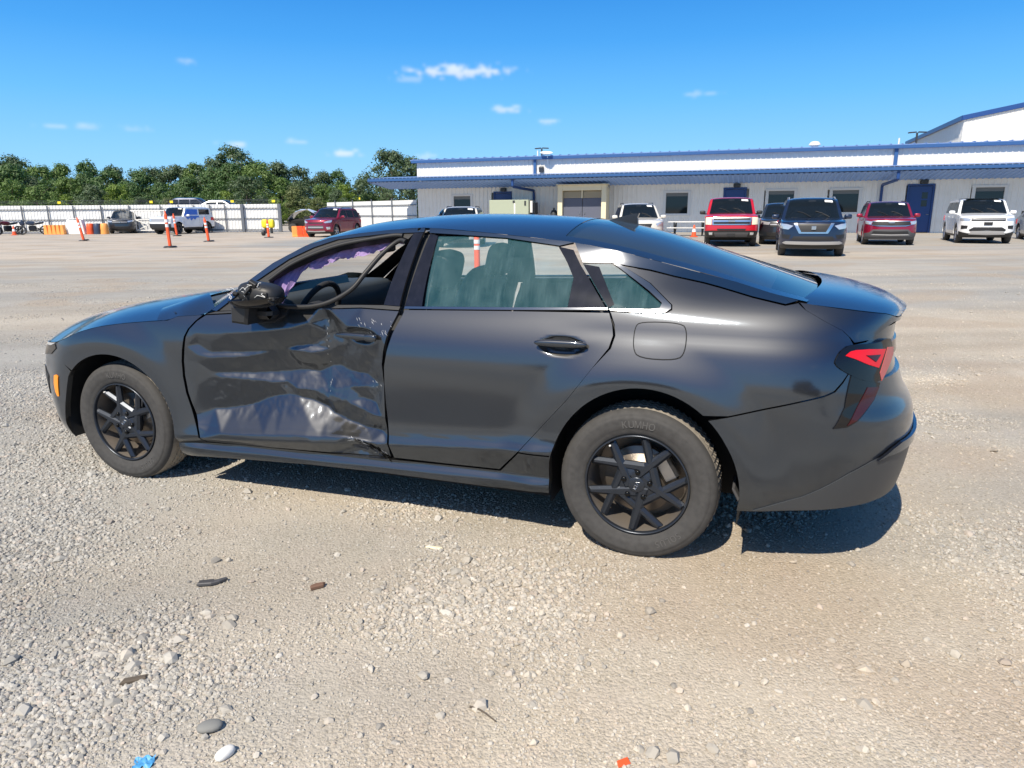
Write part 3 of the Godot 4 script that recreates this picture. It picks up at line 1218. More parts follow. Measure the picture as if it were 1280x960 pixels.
const DENTS := [2.302, .873, 0, 2.305, .791, .3, 2.314, .715, .6, 2.332, .585, .3, 2.332, .418, 0, 2.239, .856, 0, 2.241, .803, 1.4, 2.247, .749, .5, 2.252, .71, .8, 2.271, .589, .6, 2.292, .372, 0, 2.31, .323, 0, 2.157, .856, 0, 2.158, .808, 1.0, 2.162, .762, 2.0, 2.165, .737, 1.2, 2.177, .656, 2.2, 2.18, .637, 1.9, 2.196, .46, 2.5, 2.223, .344, 0,
	2.056, .865, 0, 2.06, .768, 3.0, 2.063, .744, 2.0, 2.074, .66, 4, 2.078, .631, 3.0, 2.094, .468, 4.2, 2.115, .352, 0, 1.938, .875, 0, 1.94, .776, 4, 1.942, .755, 3.4, 1.953, .664, 5.5, 1.957, .632, 4.2, 1.973, .495, 5.4, 1.989, .361, 0, 1.813, .889, 0, 1.813, .788, 4.5, 1.825, .674, 6.5, 1.831, .624, 4.8, 1.84, .548, 5.8, 1.855, .372, .2,
	1.742, .9, .1, 1.741, .8, 4.2, 1.751, .683, 7.2, 1.758, .63, 5.6, 1.76, .613, 5.8, 1.766, .563, 5.6, 1.779, .378, .4, 1.673, .911, .2, 1.67, .82, 4, 1.671, .796, 3.4, 1.679, .697, 7.5, 1.69, .602, 4.4, 1.694, .561, 5.4, 1.705, .384, .5, 1.584, .938, .5, 1.578, .833, 5, 1.579, .79, 4.0, 1.587, .691, 8, 1.596, .6, 4.8, 1.602, .544, 6.2, 1.601, .45, 1.6, 1.608, .39, .5,
	1.522, 1.021, .5, 1.509, .956, 4.2, 1.502, .882, 5.6, 1.501, .807, 6.2, 1.506, .729, 7.8, 1.515, .633, 6.0, 1.521, .568, 4.6, 1.525, .519, 6.2, 1.523, .457, 3, 1.527, .395, 1, 1.477, 1.001, .4, 1.469, .958, 3, 1.462, .884, 5.6, 1.465, .731, 8, 1.468, .692, 7.2, 1.475, .62, 4.6, 1.481, .555, 3.8, 1.484, .491, 5.4, 1.485, .4, 1,
	1.387, .932, 1.4, 1.381, .851, 5, 1.387, .706, 7, 1.393, .634, 5, 1.399, .562, 3.8, 1.402, .468, 4.6, 1.401, .405, 1.0, 1.299, .922, .5, 1.294, .827, 3.6, 1.299, .705, 6, 1.304, .646, 4.2, 1.309, .586, 4.7, 1.312, .537, 3, 1.309, .447, 4.0, 1.313, .402, 1.3, 1.327, .343, 2.2, 1.228, .896, .5, 1.226, .786, 3.2, 1.233, .671, 4.2, 1.24, .576, 3.6, 1.243, .519, 1.6, 1.239, .446, 3.2, 1.244, .392, 1.0, 1.254, .352, 2.0,
	1.181, .884, .5, 1.179, .789, 1.6, 1.185, .675, 2.5, 1.196, .517, 1.0, 1.191, .443, 2.2, 1.202, .367, .8,
	1.1, 1.02, 0, 1.3, 1.025, 0, 1.7, 1.01, 0, 2.05, .98, 0, 2.2, .96, 0, 2.36, .9, 0, 2.36, .6, 0, 2.33, .28, 0, 1.8, .28, 0, 1.5, .295, .4, 1.13, .3, .6, 1.12, .5, 1.0, 1.12, .8, 1.0]
const GLASS_REAR := [.982, 1.338, .854, 1.338, .648, 1.328, .404, 1.297, .358, 1.239, .315, 1.172, .321, 1.053, .561, 1.044, .981, 1.032]
const OPENING := [1.168, 1.335, 1.219, 1.330, 1.368, 1.308, 1.494, 1.283, 1.618, 1.244, 1.74, 1.190, 1.837, 1.135, 1.86, 1.00, 1.69, .998, 1.509, 1.022, 1.307, 1.031, 1.187, 1.033]


func sedan_shell(dented: bool) -> Shell:
	var h := Shell.new()
	h.side_lines = true
	h.hi = 1.5
	var py := [.12, .17, .20, .225, .25, .285, .315, .322, .33, .42, .43, .475, .52, .60, .70, .78, .84, .90, .96, 1.0, 1.02, 1.05, 1.12, 1.20, 1.30, 1.38, 1.43]
	var pw := [.78, .84, .868, .885, .895, .896, .884, .880, .884, .908, .910, .894, .889, .890, .892, .891, .885, .872, .850, .831, .822, .813, .785, .742, .68, .615, .56]
	h.setup(py, pw, [.15, .22, .40, .50, .58, .66, .72, .80, .86, .93, .99, 1.04, 1.1], [-.99, -1.03, -1.075, -1.09, -1.095, -1.085, -1.04, -1.015, -1.005, -.995, -1.0, -1.01, -1.0], [.12, .22, .40, .52, .62, .70, .76, .82, .90, 1.0], [3.66, 3.74, 3.79, 3.81, 3.79, 3.74, 3.66, 3.55, 3.35, 3.0], 3.0, 2.4, 0.02, 0.47)
	h.plain_prof = h.smooth_rows([.12, .20, .30, .40, .60, .70, .78, .84, .90, .93, .96, 1.0, 1.02, 1.05, 1.12, 1.20, 1.30, 1.38, 1.43], [.80, .856, .882, .889, .891, .893, .892, .884, .871, .861, .843, .830, .824, .813, .785, .742, .68, .615, .56], 0.016, -1e9)
	if dented:
		h.dent_box = Rect2(1.08, 0.27, 1.30, 0.78)
		h.dent_w = 201
		h.dent_h = 121
		h.dent.resize(h.dent_w * h.dent_h)
		h.dent.fill(-1.0)
		var pts := PackedVector2Array()
		var val := []
		for k in range(0, DENTS.size(), 3):
			pts.append(Vector2(DENTS[k], DENTS[k + 1]))
			var pushed := 1.4 if DENTS[k + 1] > .34 and DENTS[k + 1] < .425 and DENTS[k + 2] <= 1.7 and DENTS[k] > 1.27 and DENTS[k] < 2.26 and DENTS[k + 1] > .345 else 0.0    # the crease above the sill springs outward
			val.append(DENTS[k + 2] * 0.0138 - pushed * 0.01)
		var large := PackedVector2Array()
		for p in pts:
			large.append(p * 500.0)
		var ids := Geometry2D.triangulate_delaunay(large)
		var cell := Vector2(h.dent_box.size.x / (h.dent_w - 1), h.dent_box.size.y / (h.dent_h - 1))
		for k in range(0, ids.size(), 3):
			var a := pts[ids[k]]
			var b := pts[ids[k + 1]]
			var c := pts[ids[k + 2]]
			var den := (b - a).cross(c - a)
			if absf(den) < 1e-9:
				continue
			var r := Rect2(a, Vector2.ZERO).expand(b).expand(c)
			for j in range(maxi(0, int((r.position.y - .27) / cell.y)), mini(h.dent_h - 1, int((r.end.y - .27) / cell.y) + 1) + 1):
				for i in range(maxi(0, int((r.position.x - 1.08) / cell.x)), mini(h.dent_w - 1, int((r.end.x - 1.08) / cell.x) + 1) + 1):
					var p := h.dent_box.position + Vector2(i, j) * cell
					var wb := (p - a).cross(c - a) / den
					var wc := (b - a).cross(p - a) / den
					if wb >= -1e-4 and wc >= -1e-4 and wb + wc <= 1.0002:
						h.dent[j * h.dent_w + i] = val[ids[k]] * (1 - wb - wc) + val[ids[k + 1]] * wb + val[ids[k + 2]] * wc
		var open_ := []
		for k in h.dent.size():
			if h.dent[k] < -0.5:
				open_.append(k)
				h.dent[k] = 0.03
		for round_ in 240:                                 # whatever the triangles left out is drawn taut between its edges
			for k in open_:
				var i: int = k % h.dent_w
				var j: int = k / h.dent_w
				h.dent[k] = 0.25 * (h.dent[j * h.dent_w + maxi(i - 1, 0)] + h.dent[j * h.dent_w + mini(i + 1, h.dent_w - 1)] + h.dent[maxi(j - 1, 0) * h.dent_w + i] + h.dent[mini(j + 1, h.dent_h - 1) * h.dent_w + i])
		for round_ in 1:
			var old := h.dent.duplicate()
			for j in h.dent_h:
				for i in range(1, h.dent_w - 1):
					var k := j * h.dent_w + i
					h.dent[k] = (old[k - 1] + old[k] + old[k + 1]) / 3.0
		noise.seed = 5
		noise.frequency = 9.0
		for j in h.dent_h:                                 # small buckles where the metal is pushed in most
			for i in h.dent_w:
				var d := h.dent[j * h.dent_w + i]
				var p := h.dent_box.position + Vector2(i, j) * cell
				var low := .7 * ss(.42, .34, p.y) * ss(1.42, 1.25, p.x)
				h.dent[j * h.dent_w + i] = d + (absf(noise.get_noise_2d(p.x * .75, p.y * .75)) - .2) * 0.006 * ss(0.015, 0.05, d) + noise.get_noise_2d(p.x, p.y) * (0.0014 * ss(0.02, 0.05, d) + 0.008 * low) + absf(noise.get_noise_2d(p.x * 2.6 + 7.0, p.y * 2.6)) * 0.008 * low + handle_cup(p, Vector2(1.305, .891))
	return h


func sedan_top(sh: Shell) -> Top:
	var t := Top.new()
	var r := [2.20, .95, 2.0, 1.09, 1.84, 1.205, 1.68, 1.287, 1.50, 1.335, 1.25, 1.362, 1.055, 1.373, .73, 1.352, .366, 1.316, .148, 1.281, -.05, 1.234, -.25, 1.187, -.45, 1.136, -.605, 1.104]
	var c := [2.62, .965, 2.30, 1.10, 2.02, 1.232, 1.78, 1.333, 1.55, 1.392, 1.3, 1.42, 1.05, 1.432, .73, 1.427, .36, 1.403, .12, 1.357, -.08, 1.302, -.28, 1.238, -.5, 1.168, -.68, 1.113]
	for k in range(0, r.size(), 2):
		var p := sh.xw(r[k], r[k + 1])
		t.rail.append(Vector3(p.x, r[k + 1], p.y - 0.002))
		t.mid.append(Vector2(c[k], c[k + 1]))
	return t


func arch(cx: float, a: float, b: float, from: float, to: float, steps := 28) -> Array:
	var out := []
	for k in steps + 1:
		var an := lerpf(from, to, float(k) / steps)
		out.append_array([cx + a * cos(an), .33 + b * sin(an)])
	return out


func text_on_ring(mb: MB, word: String, height: float, radius: float, middle: float, z: float) -> void:   # raised letters round a tyre's sidewall, tops outward
	var font := SystemFont.new()
	font.font_names = PackedStringArray(["Droid Sans"])
	var step := height * 0.95 / radius
	for k in word.length():
		var tm := TextMesh.new()
		tm.text = word[k]
		tm.font = font
		tm.font_size = 32
		tm.pixel_size = height / 24.0
		tm.depth = 0.003
		tm.curve_step = 6.0
		if tm.get_surface_count() == 0:
			continue
		var a := tm.surface_get_arrays(0)
		var an := middle - (k - (word.length() - 1) * 0.5) * step
		var bs := Basis(Vector3(0, 0, 1), an - PI * 0.5)
		var f := Transform3D(bs, bs * Vector3(0, radius, 0) + Vector3(0, 0, z))
		add_arrays(mb, a, f)


func add_arrays(mb: MB, a: Array, f: Transform3D) -> void:
	var base := mb.v.size()
	var vs: PackedVector3Array = a[Mesh.ARRAY_VERTEX]
	var ns: PackedVector3Array = a[Mesh.ARRAY_NORMAL]
	for i in vs.size():
		mb.put(f * vs[i], f.basis * ns[i])
	var ids: PackedInt32Array = a[Mesh.ARRAY_INDEX] if a[Mesh.ARRAY_INDEX] != null else PackedInt32Array(range(vs.size()))
	for k in range(0, ids.size(), 3):
		mb.tri(base + ids[k], base + ids[k + 1], base + ids[k + 2])


func sedan_wheel(parent: Node3D, x: float, side: float, spin: float, fine: bool) -> void:
	var w := Node3D.new()
	w.name = "wheel" if not parent.has_node("wheel") else "wheel_%03d" % (parent.get_children().filter(func(c): return String(c.name).begins_with("wheel") and not String(c.name).begins_with("wheel_liner")).size())
	parent.add_child(w, true)
	w.position = Vector3(-x, .326, .868 * side)
	if side < 0:
		w.rotation.y = PI
	var sides := 210 if fine else 48
	var z := Vector3(0, 0, 1)
	var a := MB.new()
	a.lathe(Vector3.ZERO, z, V2([.331, -.028, .327, -.016, .318, -.006, .307, -.001, .302, .0, .300, .0025, .290, .003, .270, .002, .252, -.001, .249, -.003, .240, -.005, .228, -.010, .219, -.016, .216, -.026]), 96 if fine else 40)
	a.lathe(Vector3.ZERO, z, V2([.216, -.19, .25, -.205, .29, -.207, .318, -.200, .331, -.178]), 64 if fine else 32)
	part("tyre", a, M.rubber, w)
	a = MB.new()
	a.lathe(Vector3.ZERO, z, V2([.331, -.178, .3345, -.165, .3365, -.150, .3368, -.142, .329, -.141, .329, -.133, .3372, -.132, .3375, -.109, .329, -.108, .329, -.100, .3375, -.099, .3372, -.076, .329, -.075, .329, -.067, .3368, -.066, .3360, -.050, .3345, -.040, .331, -.028]), sides, true, .330, 70)
	part("tread", a, M.tread, w)
	if fine:
		a = MB.new()
		text_on_ring(a, "KUMHO", .030, .268, PI * 0.5, .0015)
		text_on_ring(a, "SOLUS", .026, .268, -PI * 0.32, .0015)
		part("lettering", a, M.tyre_letters, w)
	a = MB.new()
	a.lathe(Vector3.ZERO, z, V2([.2165, -.026, .2205, -.014, .2205, -.007, .2180, -.003, .2140, -.003, .2115, -.008, .2100, -.020]), 96 if fine else 40)
	part("rim", a, M.wheel_black, w)
	a = MB.new()
	a.lathe(Vector3.ZERO, z, V2([.2100, -.020, .2020, -.060, .1960, -.150, .1960, -.19]), 72 if fine else 32)
	part("rim_barrel", a, M.dusty_alloy, w)
	a = MB.new()
	a.lathe(Vector3.ZERO, z, V2([.150, -.115, .150, -.092, .148, -.090, .075, -.090, .07, -.08, .05, -.075, .0001, -.075]), 48)
	a.lathe(Vector3.ZERO, z, V2([.196, -.17, .0001, -.17]), 32)
	part("brake_disc", a, M.brake_disc, w)
	a = MB.new()
	a.box(Vector3(.11, .07, -.085), Vector3(.07, .13, .06), Basis(z, 0.55), .012)
	part("brake_caliper", a, M.steel, w)
	for k in 5:
		for kind in 2:
			var an := spin + TAU * k / 5.0 + (0.0 if kind == 0 else deg_to_rad(34.0))
			var out := Vector2(cos(an), sin(an)) * .2125
			var aim := Vector2(cos(an), sin(an)).orthogonal() * (-.032 if kind == 0 else .086)
			var inner := aim + Vector2(cos(an), sin(an)) * (.0 if kind == 0 else -.006)
			var d := (out - inner).normalized()
			var q := d.orthogonal()
			var poly := PackedVector2Array([inner + q * (.027 if kind == 0 else .021), inner - q * (.027 if kind == 0 else .021), out - q * .0155, out + q * .0155])
			a = MB.new()
			a.prism(poly, .034, Transform3D(Basis.IDENTITY, Vector3(0, 0, -.046 if kind == 0 else -.048)), .0115)
			part("spoke", a, M.wheel_black, w)
	a = MB.new()
	a.lathe(Vector3.ZERO, z, V2([.088, -.06, .086, -.028, .080, -.020, .036, -.018, .034, -.012, .030, -.010, .0001, -.010]), 40)
	part("hub", a, M.wheel_black, w)
	for k in 5:
		var an := spin + TAU * (k + 0.5) / 5.0
		a = MB.new()
		a.lathe(Vector3(cos(an) * .057, sin(an) * .057, -.020), z, V2([.0165, -.002, .0165, .0015, .012, .002, .0105, .014, .008, .017, .0001, .017]), 14)
		part("lug_nut", a, M.nut_black, w)
	if fine:                                               # three slanting strokes on the hub cap, read along the spoke
		a = MB.new()
		var bs := Basis(z, spin + 0.3)
		for st in [[-.019, -.007, -.019, .007], [-.018, 0, -.009, .007], [-.018, 0, -.009, -.007], [-.003, -.007, -.003, .007], [.004, -.007, .011, .007], [.011, .007, .018, -.007]]:
			a.rod(bs * Vector3(st[0], st[1], -.0095), bs * Vector3(st[2], st[3], -.0095), .0014, .0014, 5)
		part("emblem", a, M.chrome, w)
	a = MB.new()
	a.lathe(Vector3(cos(2.2) * .1985, sin(2.2) * .1985, -.015), z, V2([.0045, -.01, .0045, .006, .0001, .008]), 8)
	part("valve_cap", a, M.wire_white, w)


func make_sedan() -> void:
	var car := thing("grey_sedan", "dark grey four-door sedan with crushed driver's door, broken mirror and black wheels", "car", Vector3(.5175, 0, -2.7692) - Vector3(-sin(CAR_YAW), 0, cos(CAR_YAW)) * .86, -CAR_YAW)
	var sh := sedan_shell(false)
	var bad := sedan_shell(true)
	var top := sedan_top(sh)
	var P: Material = M.grey_paint
	var a: MB
	var nose := sh.s_nose()
	var tail := sh.s_tail()

	# doors
	a = MB.new()
	panel(a, bad, V2(FRONT_DOOR), .0078, 0, .003, .02)
	var fd := part("front_door", a, P, car)
	fd.set_meta("label", "crushed driver's door with deep creases and torn lower rear edge")
	a = MB.new()
	var rear_sh := sedan_shell(false)
	rear_sh.dent_box = Rect2(.16, .83, .34, .15)
	rear_sh.dent_w = 69
	rear_sh.dent_h = 31
	for j in 31:
		for i in 69:
			rear_sh.dent.append(handle_cup(Vector2(.16 + i * .005, .83 + j * .005), Vector2(.328, .903)))
	panel(a, rear_sh, V2(REAR_DOOR), .012, 0, .003, .02)
	var rd := part("rear_door", a, P, car)
	a = MB.new()
	panel(a, sh, V2(FRONT_DOOR), .04, 0, .003, .02, -1)
	part("front_door", a, P, car)
	a = MB.new()
	panel(a, sh, V2(REAR_DOOR), .04, 0, .003, .02, -1)
	part("rear_door", a, P, car)
	for k in 2:                                            # inner door trim, both sides
		pieces("door_trim", M.cabin_dark, car, sh, [[FRONT_DOOR, REAR_DOOR][k]], .06, [-.165, -.075][k], .004, .0)
	door_handles(car, fd, rd, sh, bad)

	# wings, quarters, sills
	var front_arch := arch(2.83, .405, .388, PI, 0.81)
	a = MB.new()
	var fender := [3.28, .755, 3.124, .80, 2.969, .843, 2.883, .863, 2.74, .884, 2.567, .902, 2.428, .914, 2.367, .936, 2.205, .950, 2.247, .919, 2.290, .878, 2.315, .837, 2.331, .769, 2.341, .71, 2.344, .632, 2.333, .547, 2.309, .465, 2.284, .369, 2.269, .313, 2.242, .283, 2.42, .272]
	fender.append_array(front_arch)
	fender.append_array([3.179, .648, 3.267, .712])
	pieces("front_fender", P, car, sh, [fender], .02, 0, .0015, .025)
	for side in [1.0, -1.0]:                               # its shoulder runs up to the foot of the screen pillar
		a = MB.new()
		var up := []
		for j in 9:
			var s := lerpf(2.50, 2.14, j / 8.0)
			var e := sh.at(s, lin([2.14, 2.205, 2.367, 2.428, 2.50], [.985, .950, .936, .914, .908], s))
			var inner := Vector3(lerpf(-2.62, -2.33, j / 8.0), lerpf(.950, 1.035, j / 8.0), lerpf(.70, .665, j / 8.0))
			var row := []
			for k in 8:
				var g := k / 7.0
				var p := e.lerp(inner, g)
				p.y = lerpf(e.y, inner.y, sin(g * PI * .5))
				row.append(p * Vector3(1, 1, side))
			up.append(row)
		sheet(a, up)
		part("fender_shoulder", a, P, car)
	var rear_arch := arch(-.02, .388, .428, 2.23, 0.0)
	var quarter := [.363, .436, .505, .436, .395, .566, .289, .69, .189, .827, .122, .905, .110, .954, .118, .997, .137, 1.038, .143, 1.046, -.024, 1.042, -.083, 1.048, -.105, 1.061, -.103, 1.078, -.005, 1.156, .120, 1.222, .098, 1.219, .004, 1.204, -.097, 1.181, -.215, 1.159, -.278, 1.145, -.405, 1.114, -.527, 1.090, -.574, 1.100, -.587, 1.088, -.599, 1.078, -.669, 1.04, -.743, 1.005, -.773, .982, -.797, .952, -.764, .946, -.739, .928, -.723, .9, -.722, .889, -.738, .871, -.775, .849, -.768, .840, -.75, .818, -.718, .786, -.681, .77, -.60, .748, -.489, .716, -.352, .674]
	quarter.append_array(rear_arch)
	pieces("rear_quarter_panel", P, car, sh, [quarter], .018, 0, .0015, .025)
	pieces("sill_cover", P, car, sh, [[2.42, .268, 2.2, .283, 2.018, .293, 1.531, .303, 1.225, .312, .863, .321, .600, .326, .503, .432, .361, .432, .367, .342, .365, .262, .647, .247, 1.186, .247, 1.6, .238, 2.038, .215, 2.42, .188]], .014, 0, .001, .05)
	# bumpers
	a = MB.new()
	var fb := [3.32, .18, 3.265, .307, 3.204, .437, 3.143, .577, 3.118, .608, 3.179, .655, 3.267, .718, 3.28, .755, 3.50, .735, nose, .728, nose, .165]
	panel(a, sh, V2(fb), .03, 0, .0015, .03, 0)
	part("front_bumper", a, P, car)
	a = MB.new()
	var rb := [-.402, .287, -.629, .305, -.808, .316, -.95, .318, tail, .33, tail, .80, -.925, .815, -.835, .838, -.778, .850, -.771, .841, -.753, .816, -.720, .783, -.682, .767, -.60, .745, -.489, .713, -.352, .671, -.26, .647]
	rb.append_array(arch(-.02, .388, .428, 2.26, PI - .02, 10))
	panel(a, sh, V2(rb), .02, 0, .0015, .03, 0)
	var bumper := part("rear_bumper", a, P, car)
	a = MB.new()
	panel(a, sh, V2([-.46, .300, -.617, .366, -.676, .402, -.768, .466, -.844, .505, -.905, .520, tail, .535, tail, .338, -.95, .326, -.808, .324, -.63, .312]), .03, .006, .0, .008, 0)
	part("lower_valance", a, M.valance_grey, bumper)
	a = MB.new()
	panel(a, sh, V2([-.86, .508, -.905, .519, tail, .533, tail, .570, -.98, .560, -.93, .545]), .03, .016, 0, .012, 0)
	part("valance_trim", a, P, bumper)
	# tail: lid, its face, lamps
	a = MB.new()
	panel(a, sh, V2([-.574, 1.104, -.600, 1.074, -.670, 1.036, -.744, 1.001, -.775, .978, -.798, .957, -.87, .962, -.93, .988, -.98, 1.004, -1.03, 1.012, tail, .985, tail, 1.002, -1.06, 1.030, -.95, 1.054, -.85, 1.067, -.72, 1.084]), .02, 0, .0025, .02, 0)
	var rows := []
	for j in 15:
		var s := lerpf(-.574, tail, pow(j / 14.0, 0.9))
		var y := lin([tail, -1.06, -.95, -.85, -.72, -.574], [1.002, 1.030, 1.054, 1.067, 1.084, 1.100], s)
		var e := sh.at(s, y)
		var row := []
		for k in 21:
			var g := absf(k / 10.0 - 1.0)
			var cx := e.x + .11 * (e.z / .7) * (1.0 - g * g)
			row.append(Vector3(cx, e.y + (.012 + .016 * ss(-1.05, -.62, s)) * (1.0 - pow(g, 4.5)), e.z * (k / 10.0 - 1.0)))
		rows.append(row)
	sheet(a, rows)
	part("trunk_lid", a, P, car)
	a = MB.new()
	panel(a, sh, V2([-.80, .952, -.87, .957, -.93, .982, -.985, 1.0, tail, .985, tail, .80, -.925, .812, -.83, .84, -.775, .853, -.745, .875]), .03, -.014, 0, .0, 0)
	part("trunk_face", a, P, car)
	for side in [1, -1]:
		var lamp := Node3D.new()
		lamp.name = "tail_lamp" if side > 0 else "tail_lamp_001"
		car.add_child(lamp)
		a = MB.new()
		panel(a, sh, soft(V2([-.797, .953, -.764, .947, -.739, .929, -.722, .900, -.721, .887, -.738, .869, -.783, .843, -.825, .822, -.926, .799, -.993, .856, -1.054, .895, -1.02, .952, -.967, .960, -.914, .948]), 1), .018, .005, 0, .02, side)
		part("lens_housing", a, M.lamp_black, lamp)
		a = MB.new()
		panel(a, sh, V2([-.786, .842, -.826, .822, -.924, .800, -.878, .742, -.782, .672, -.740, .650, -.690, .644, -.748, .724]), .018, .004, 0, .014, side)
		part("lower_lens", a, M.lamp_black, lamp)
		a = MB.new()
		panel(a, sh, V2([-.852, .792, -.912, .786, -.870, .740, -.775, .672, -.738, .656]), .018, .0065, 0, .004, side)
		part("lower_reflector", a, M.dark_red_lens, lamp)
		a = MB.new()                                       # the lit-looking triangle is a plain red frame round a dark core
		panel(a, sh, V2([-.760, .914, -.780, .928, -.803, .932, -.861, .931, -.968, .921, -.915, .857, -.858, .876, -.799, .901]), .016, .008, 0, .004, side)
		part("red_lens", a, M.red_lens, lamp)
		a = MB.new()
		panel(a, sh, V2([-.848, .910, -.926, .905, -.896, .882]), .016, .0105, 0, .003, side)
		part("lens_core", a, M.dark_red_lens, lamp)
		a = MB.new()
		panel(a, sh, V2([-.985, .925, -1.045, .918, -1.04, .892, -.99, .853, -.93, .806, -.923, .838]), .018, .007, 0, .006, side)
		part("side_facet", a, M.pink_lens, lamp)
	a = MB.new()
	panel(a, sh, V2([-1.03, .885, tail, .885, tail, .925, -1.03, .935]), .03, -.006, 0, .01, 0)
	part("tail_light_bar", a, M.dark_red_lens, car)
	# top: screen pillars, roof, glass
	a = MB.new()
	for s in [1.0, -1.0]:
		patch(a, top, 0.0, 4.15, s * .86, s * 1.0, 40, 5)
	patch(a, top, 4.0, 7.9, -1, 1, 40, 40)
	for s in [1.0, -1.0]:
		patch(a, top, 7.9, 13.0, s * .90, s * 1.0, 40, 4)
	part("roof", a, P, car)
	a = MB.new()
	patch(a, top, 0.12, 4.0, -.86, .86, 30, 30, -.003)
	part("windscreen", a, M.screen_glass, car)
	a = MB.new()
	patch(a, top, 7.9, 12.9, -.90, .90, 40, 30, -.002)
	part("rear_window", a, M.dark_tint, car)
	a = MB.new()
	patch(a, top, 4.2, 12.0, -.86, .86, 30, 20, -.03)
	part("headliner", a, M.headliner, car)
	a = MB.new()
	var fin := V2([-.355, 1.395, -.30, 1.412, -.24, 1.428, -.20, 1.436, -.178, 1.437, -.186, 1.415, -.180, 1.36, -.35, 1.39])
	a.prism(fin, .03, Transform3D(Basis.IDENTITY, Vector3(0, -.006, -.015)), .010)
	part("roof_fin", a, P, car)
	# bonnet
	a = MB.new()
	rows = []
	var hx := [2.38, 2.44, 2.567, 2.74, 2.883, 2.969, 3.124, 3.28, 3.42, 3.54, 3.66, nose]
	var hy := [.937, .915, .903, .885, .864, .844, .801, .756, .744, .738, .733, .730]
	for j in 25:
		var s := lerpf(2.47, nose, pow(j / 24.0, 1.0))
		var e := sh.at(s, lin(hx, hy, s))
		var cy := lin([-3.8, -3.7, -3.55, -3.3, -3.0, -2.6, -2.2], [.735, .79, .84, .895, .940, .985, 1.01], e.x)
		var row := []
		for k in 25:
			var g := k / 12.0 - 1.0
			var rise := 1.0 - pow(absf(g), 3.2)
			row.append(Vector3(e.x - .14 * (1.0 - g * g) * ss(3.4, 2.5, -e.x) * 0.9, lerpf(e.y, maxf(cy, e.y), rise), e.z * g))
		rows.append(row)
	sheet(a, rows)
	part("bonnet", a, P, car)
	a = MB.new()                                           # cowl between bonnet and screen
	var cowl := []
	for j in 4:
		var row := []
		for k in 13:
			var g := k / 6.0 - 1.0
			row.append(Vector3(lerpf(-2.42, -2.20, j / 3.0) - .19 * (1.0 - g * g), .950 + .02 * (1.0 - g * g) - (.012 if j in [1, 2] else 0.0), .83 * g))
		cowl.append(row)
	sheet(a, cowl)
	part("cowl", a, M.black_plastic, car)
	# nose details
	pieces("headlamp", M.lamp_black, car, sh, [[3.30, .742, 3.27, .722, 3.34, .682, 3.52, .655, 3.72, .655, 3.80, .70, 3.70, .722, 3.5, .728]], .025, .004, 0, .01)
	pieces("headlamp_strip", M.lamp_clear, car, sh, [[3.285, .752, 3.36, .744, 3.46, .735, 3.60, .722, 3.60, .712, 3.46, .722, 3.36, .730]], .02, .006, 0, .006)
	a = MB.new()
	panel(a, sh, V2([3.86, .69, nose, .69, nose, .50, 3.86, .52, 3.78, .62]), .03, .004, 0, .01, 0)
	panel(a, sh, V2([3.42, .54, 3.50, .585, 3.62, .575, 3.64, .44, 3.50, .42]), .03, .004, 0, .01, 0)
	panel(a, sh, V2([3.70, .40, nose, .40, nose, .24, 3.64, .25]), .03, .004, 0, .01, 0)
	part("grille", a, M.black_plastic, car)
	pieces("side_marker", M.amber_lens, car, sh, [[3.238, .566, 3.260, .574, 3.288, .566, 3.303, .52, 3.300, .47, 3.282, .446, 3.264, .448, 3.252, .51]], .012, .004, 0, .008)
	# bright trim and pillars
	pieces("bright_trim", M.satin_chrome, car, sh, [[2.154, .975, 1.999, 1.091, 1.84, 1.205, 1.679, 1.287, 1.556, 1.325, 1.40, 1.346, 1.25, 1.361, 1.060, 1.373, 1.060, 1.352, 1.25, 1.345, 1.40, 1.33, 1.509, 1.318, 1.631, 1.28, 1.753, 1.225, 1.855, 1.158, 1.969, 1.083, 2.123, .970]], .014, .004, 0, .012)
	pieces("bright_trim", M.satin_chrome, car, sh, [[1.038, 1.371, .731, 1.349, .366, 1.316, .340, 1.312, .398, 1.299, .649, 1.330, .855, 1.341, 1.029, 1.349]], .014, .004, 0, .012)
	pieces("bright_trim", M.satin_chrome, car, sh, [[.334, 1.311, .148, 1.281, .009, 1.246, -.159, 1.203, -.339, 1.164, -.464, 1.131, -.574, 1.106, -.527, 1.093, -.405, 1.116, -.278, 1.147, -.215, 1.161, -.097, 1.183, .004, 1.207, .098, 1.222, .175, 1.236, .285, 1.232]], .014, .004, 0, .012)
	pieces("bright_trim", M.satin_chrome, car, sh, [[.126, 1.228, -.003, 1.157, -.102, 1.078, -.104, 1.062, -.083, 1.048, -.024, 1.042, .141, 1.046, .150, 1.058, -.015, 1.061, -.055, 1.067, -.06, 1.082, -.007, 1.122, .125, 1.207, .165, 1.231]], .01, .005, .0025, .012)
	pieces("bright_trim", M.satin_chrome, car, sh, [[1.079, 1.021, .561, 1.036, .150, 1.051, .155, 1.059, .564, 1.046, 1.076, 1.031]], .014, .004, 0, .012)
	pieces("belt_moulding", M.black_plastic, car, sh, [[1.106, 1.014, 1.304, 1.018, 1.417, 1.011, 1.69, .999, 1.69, 1.010, 1.509, 1.021, 1.307, 1.029, 1.188, 1.032, 1.100, 1.029]], .014, .003, 0, .012)
	pieces("belt_moulding", M.black_plastic, car, sh, [[1.70, .998, 2.021, .966, 2.185, .953, 2.13, .967, 2.02, .975, 1.70, 1.008]], .014, .003, 0, .012)
	pieces("black_pillar", M.pillar_black, car, sh, [[1.026, 1.346, .985, 1.338, .984, 1.30, .993, 1.035, 1.078, 1.031]], .02, .001, 0, .012)
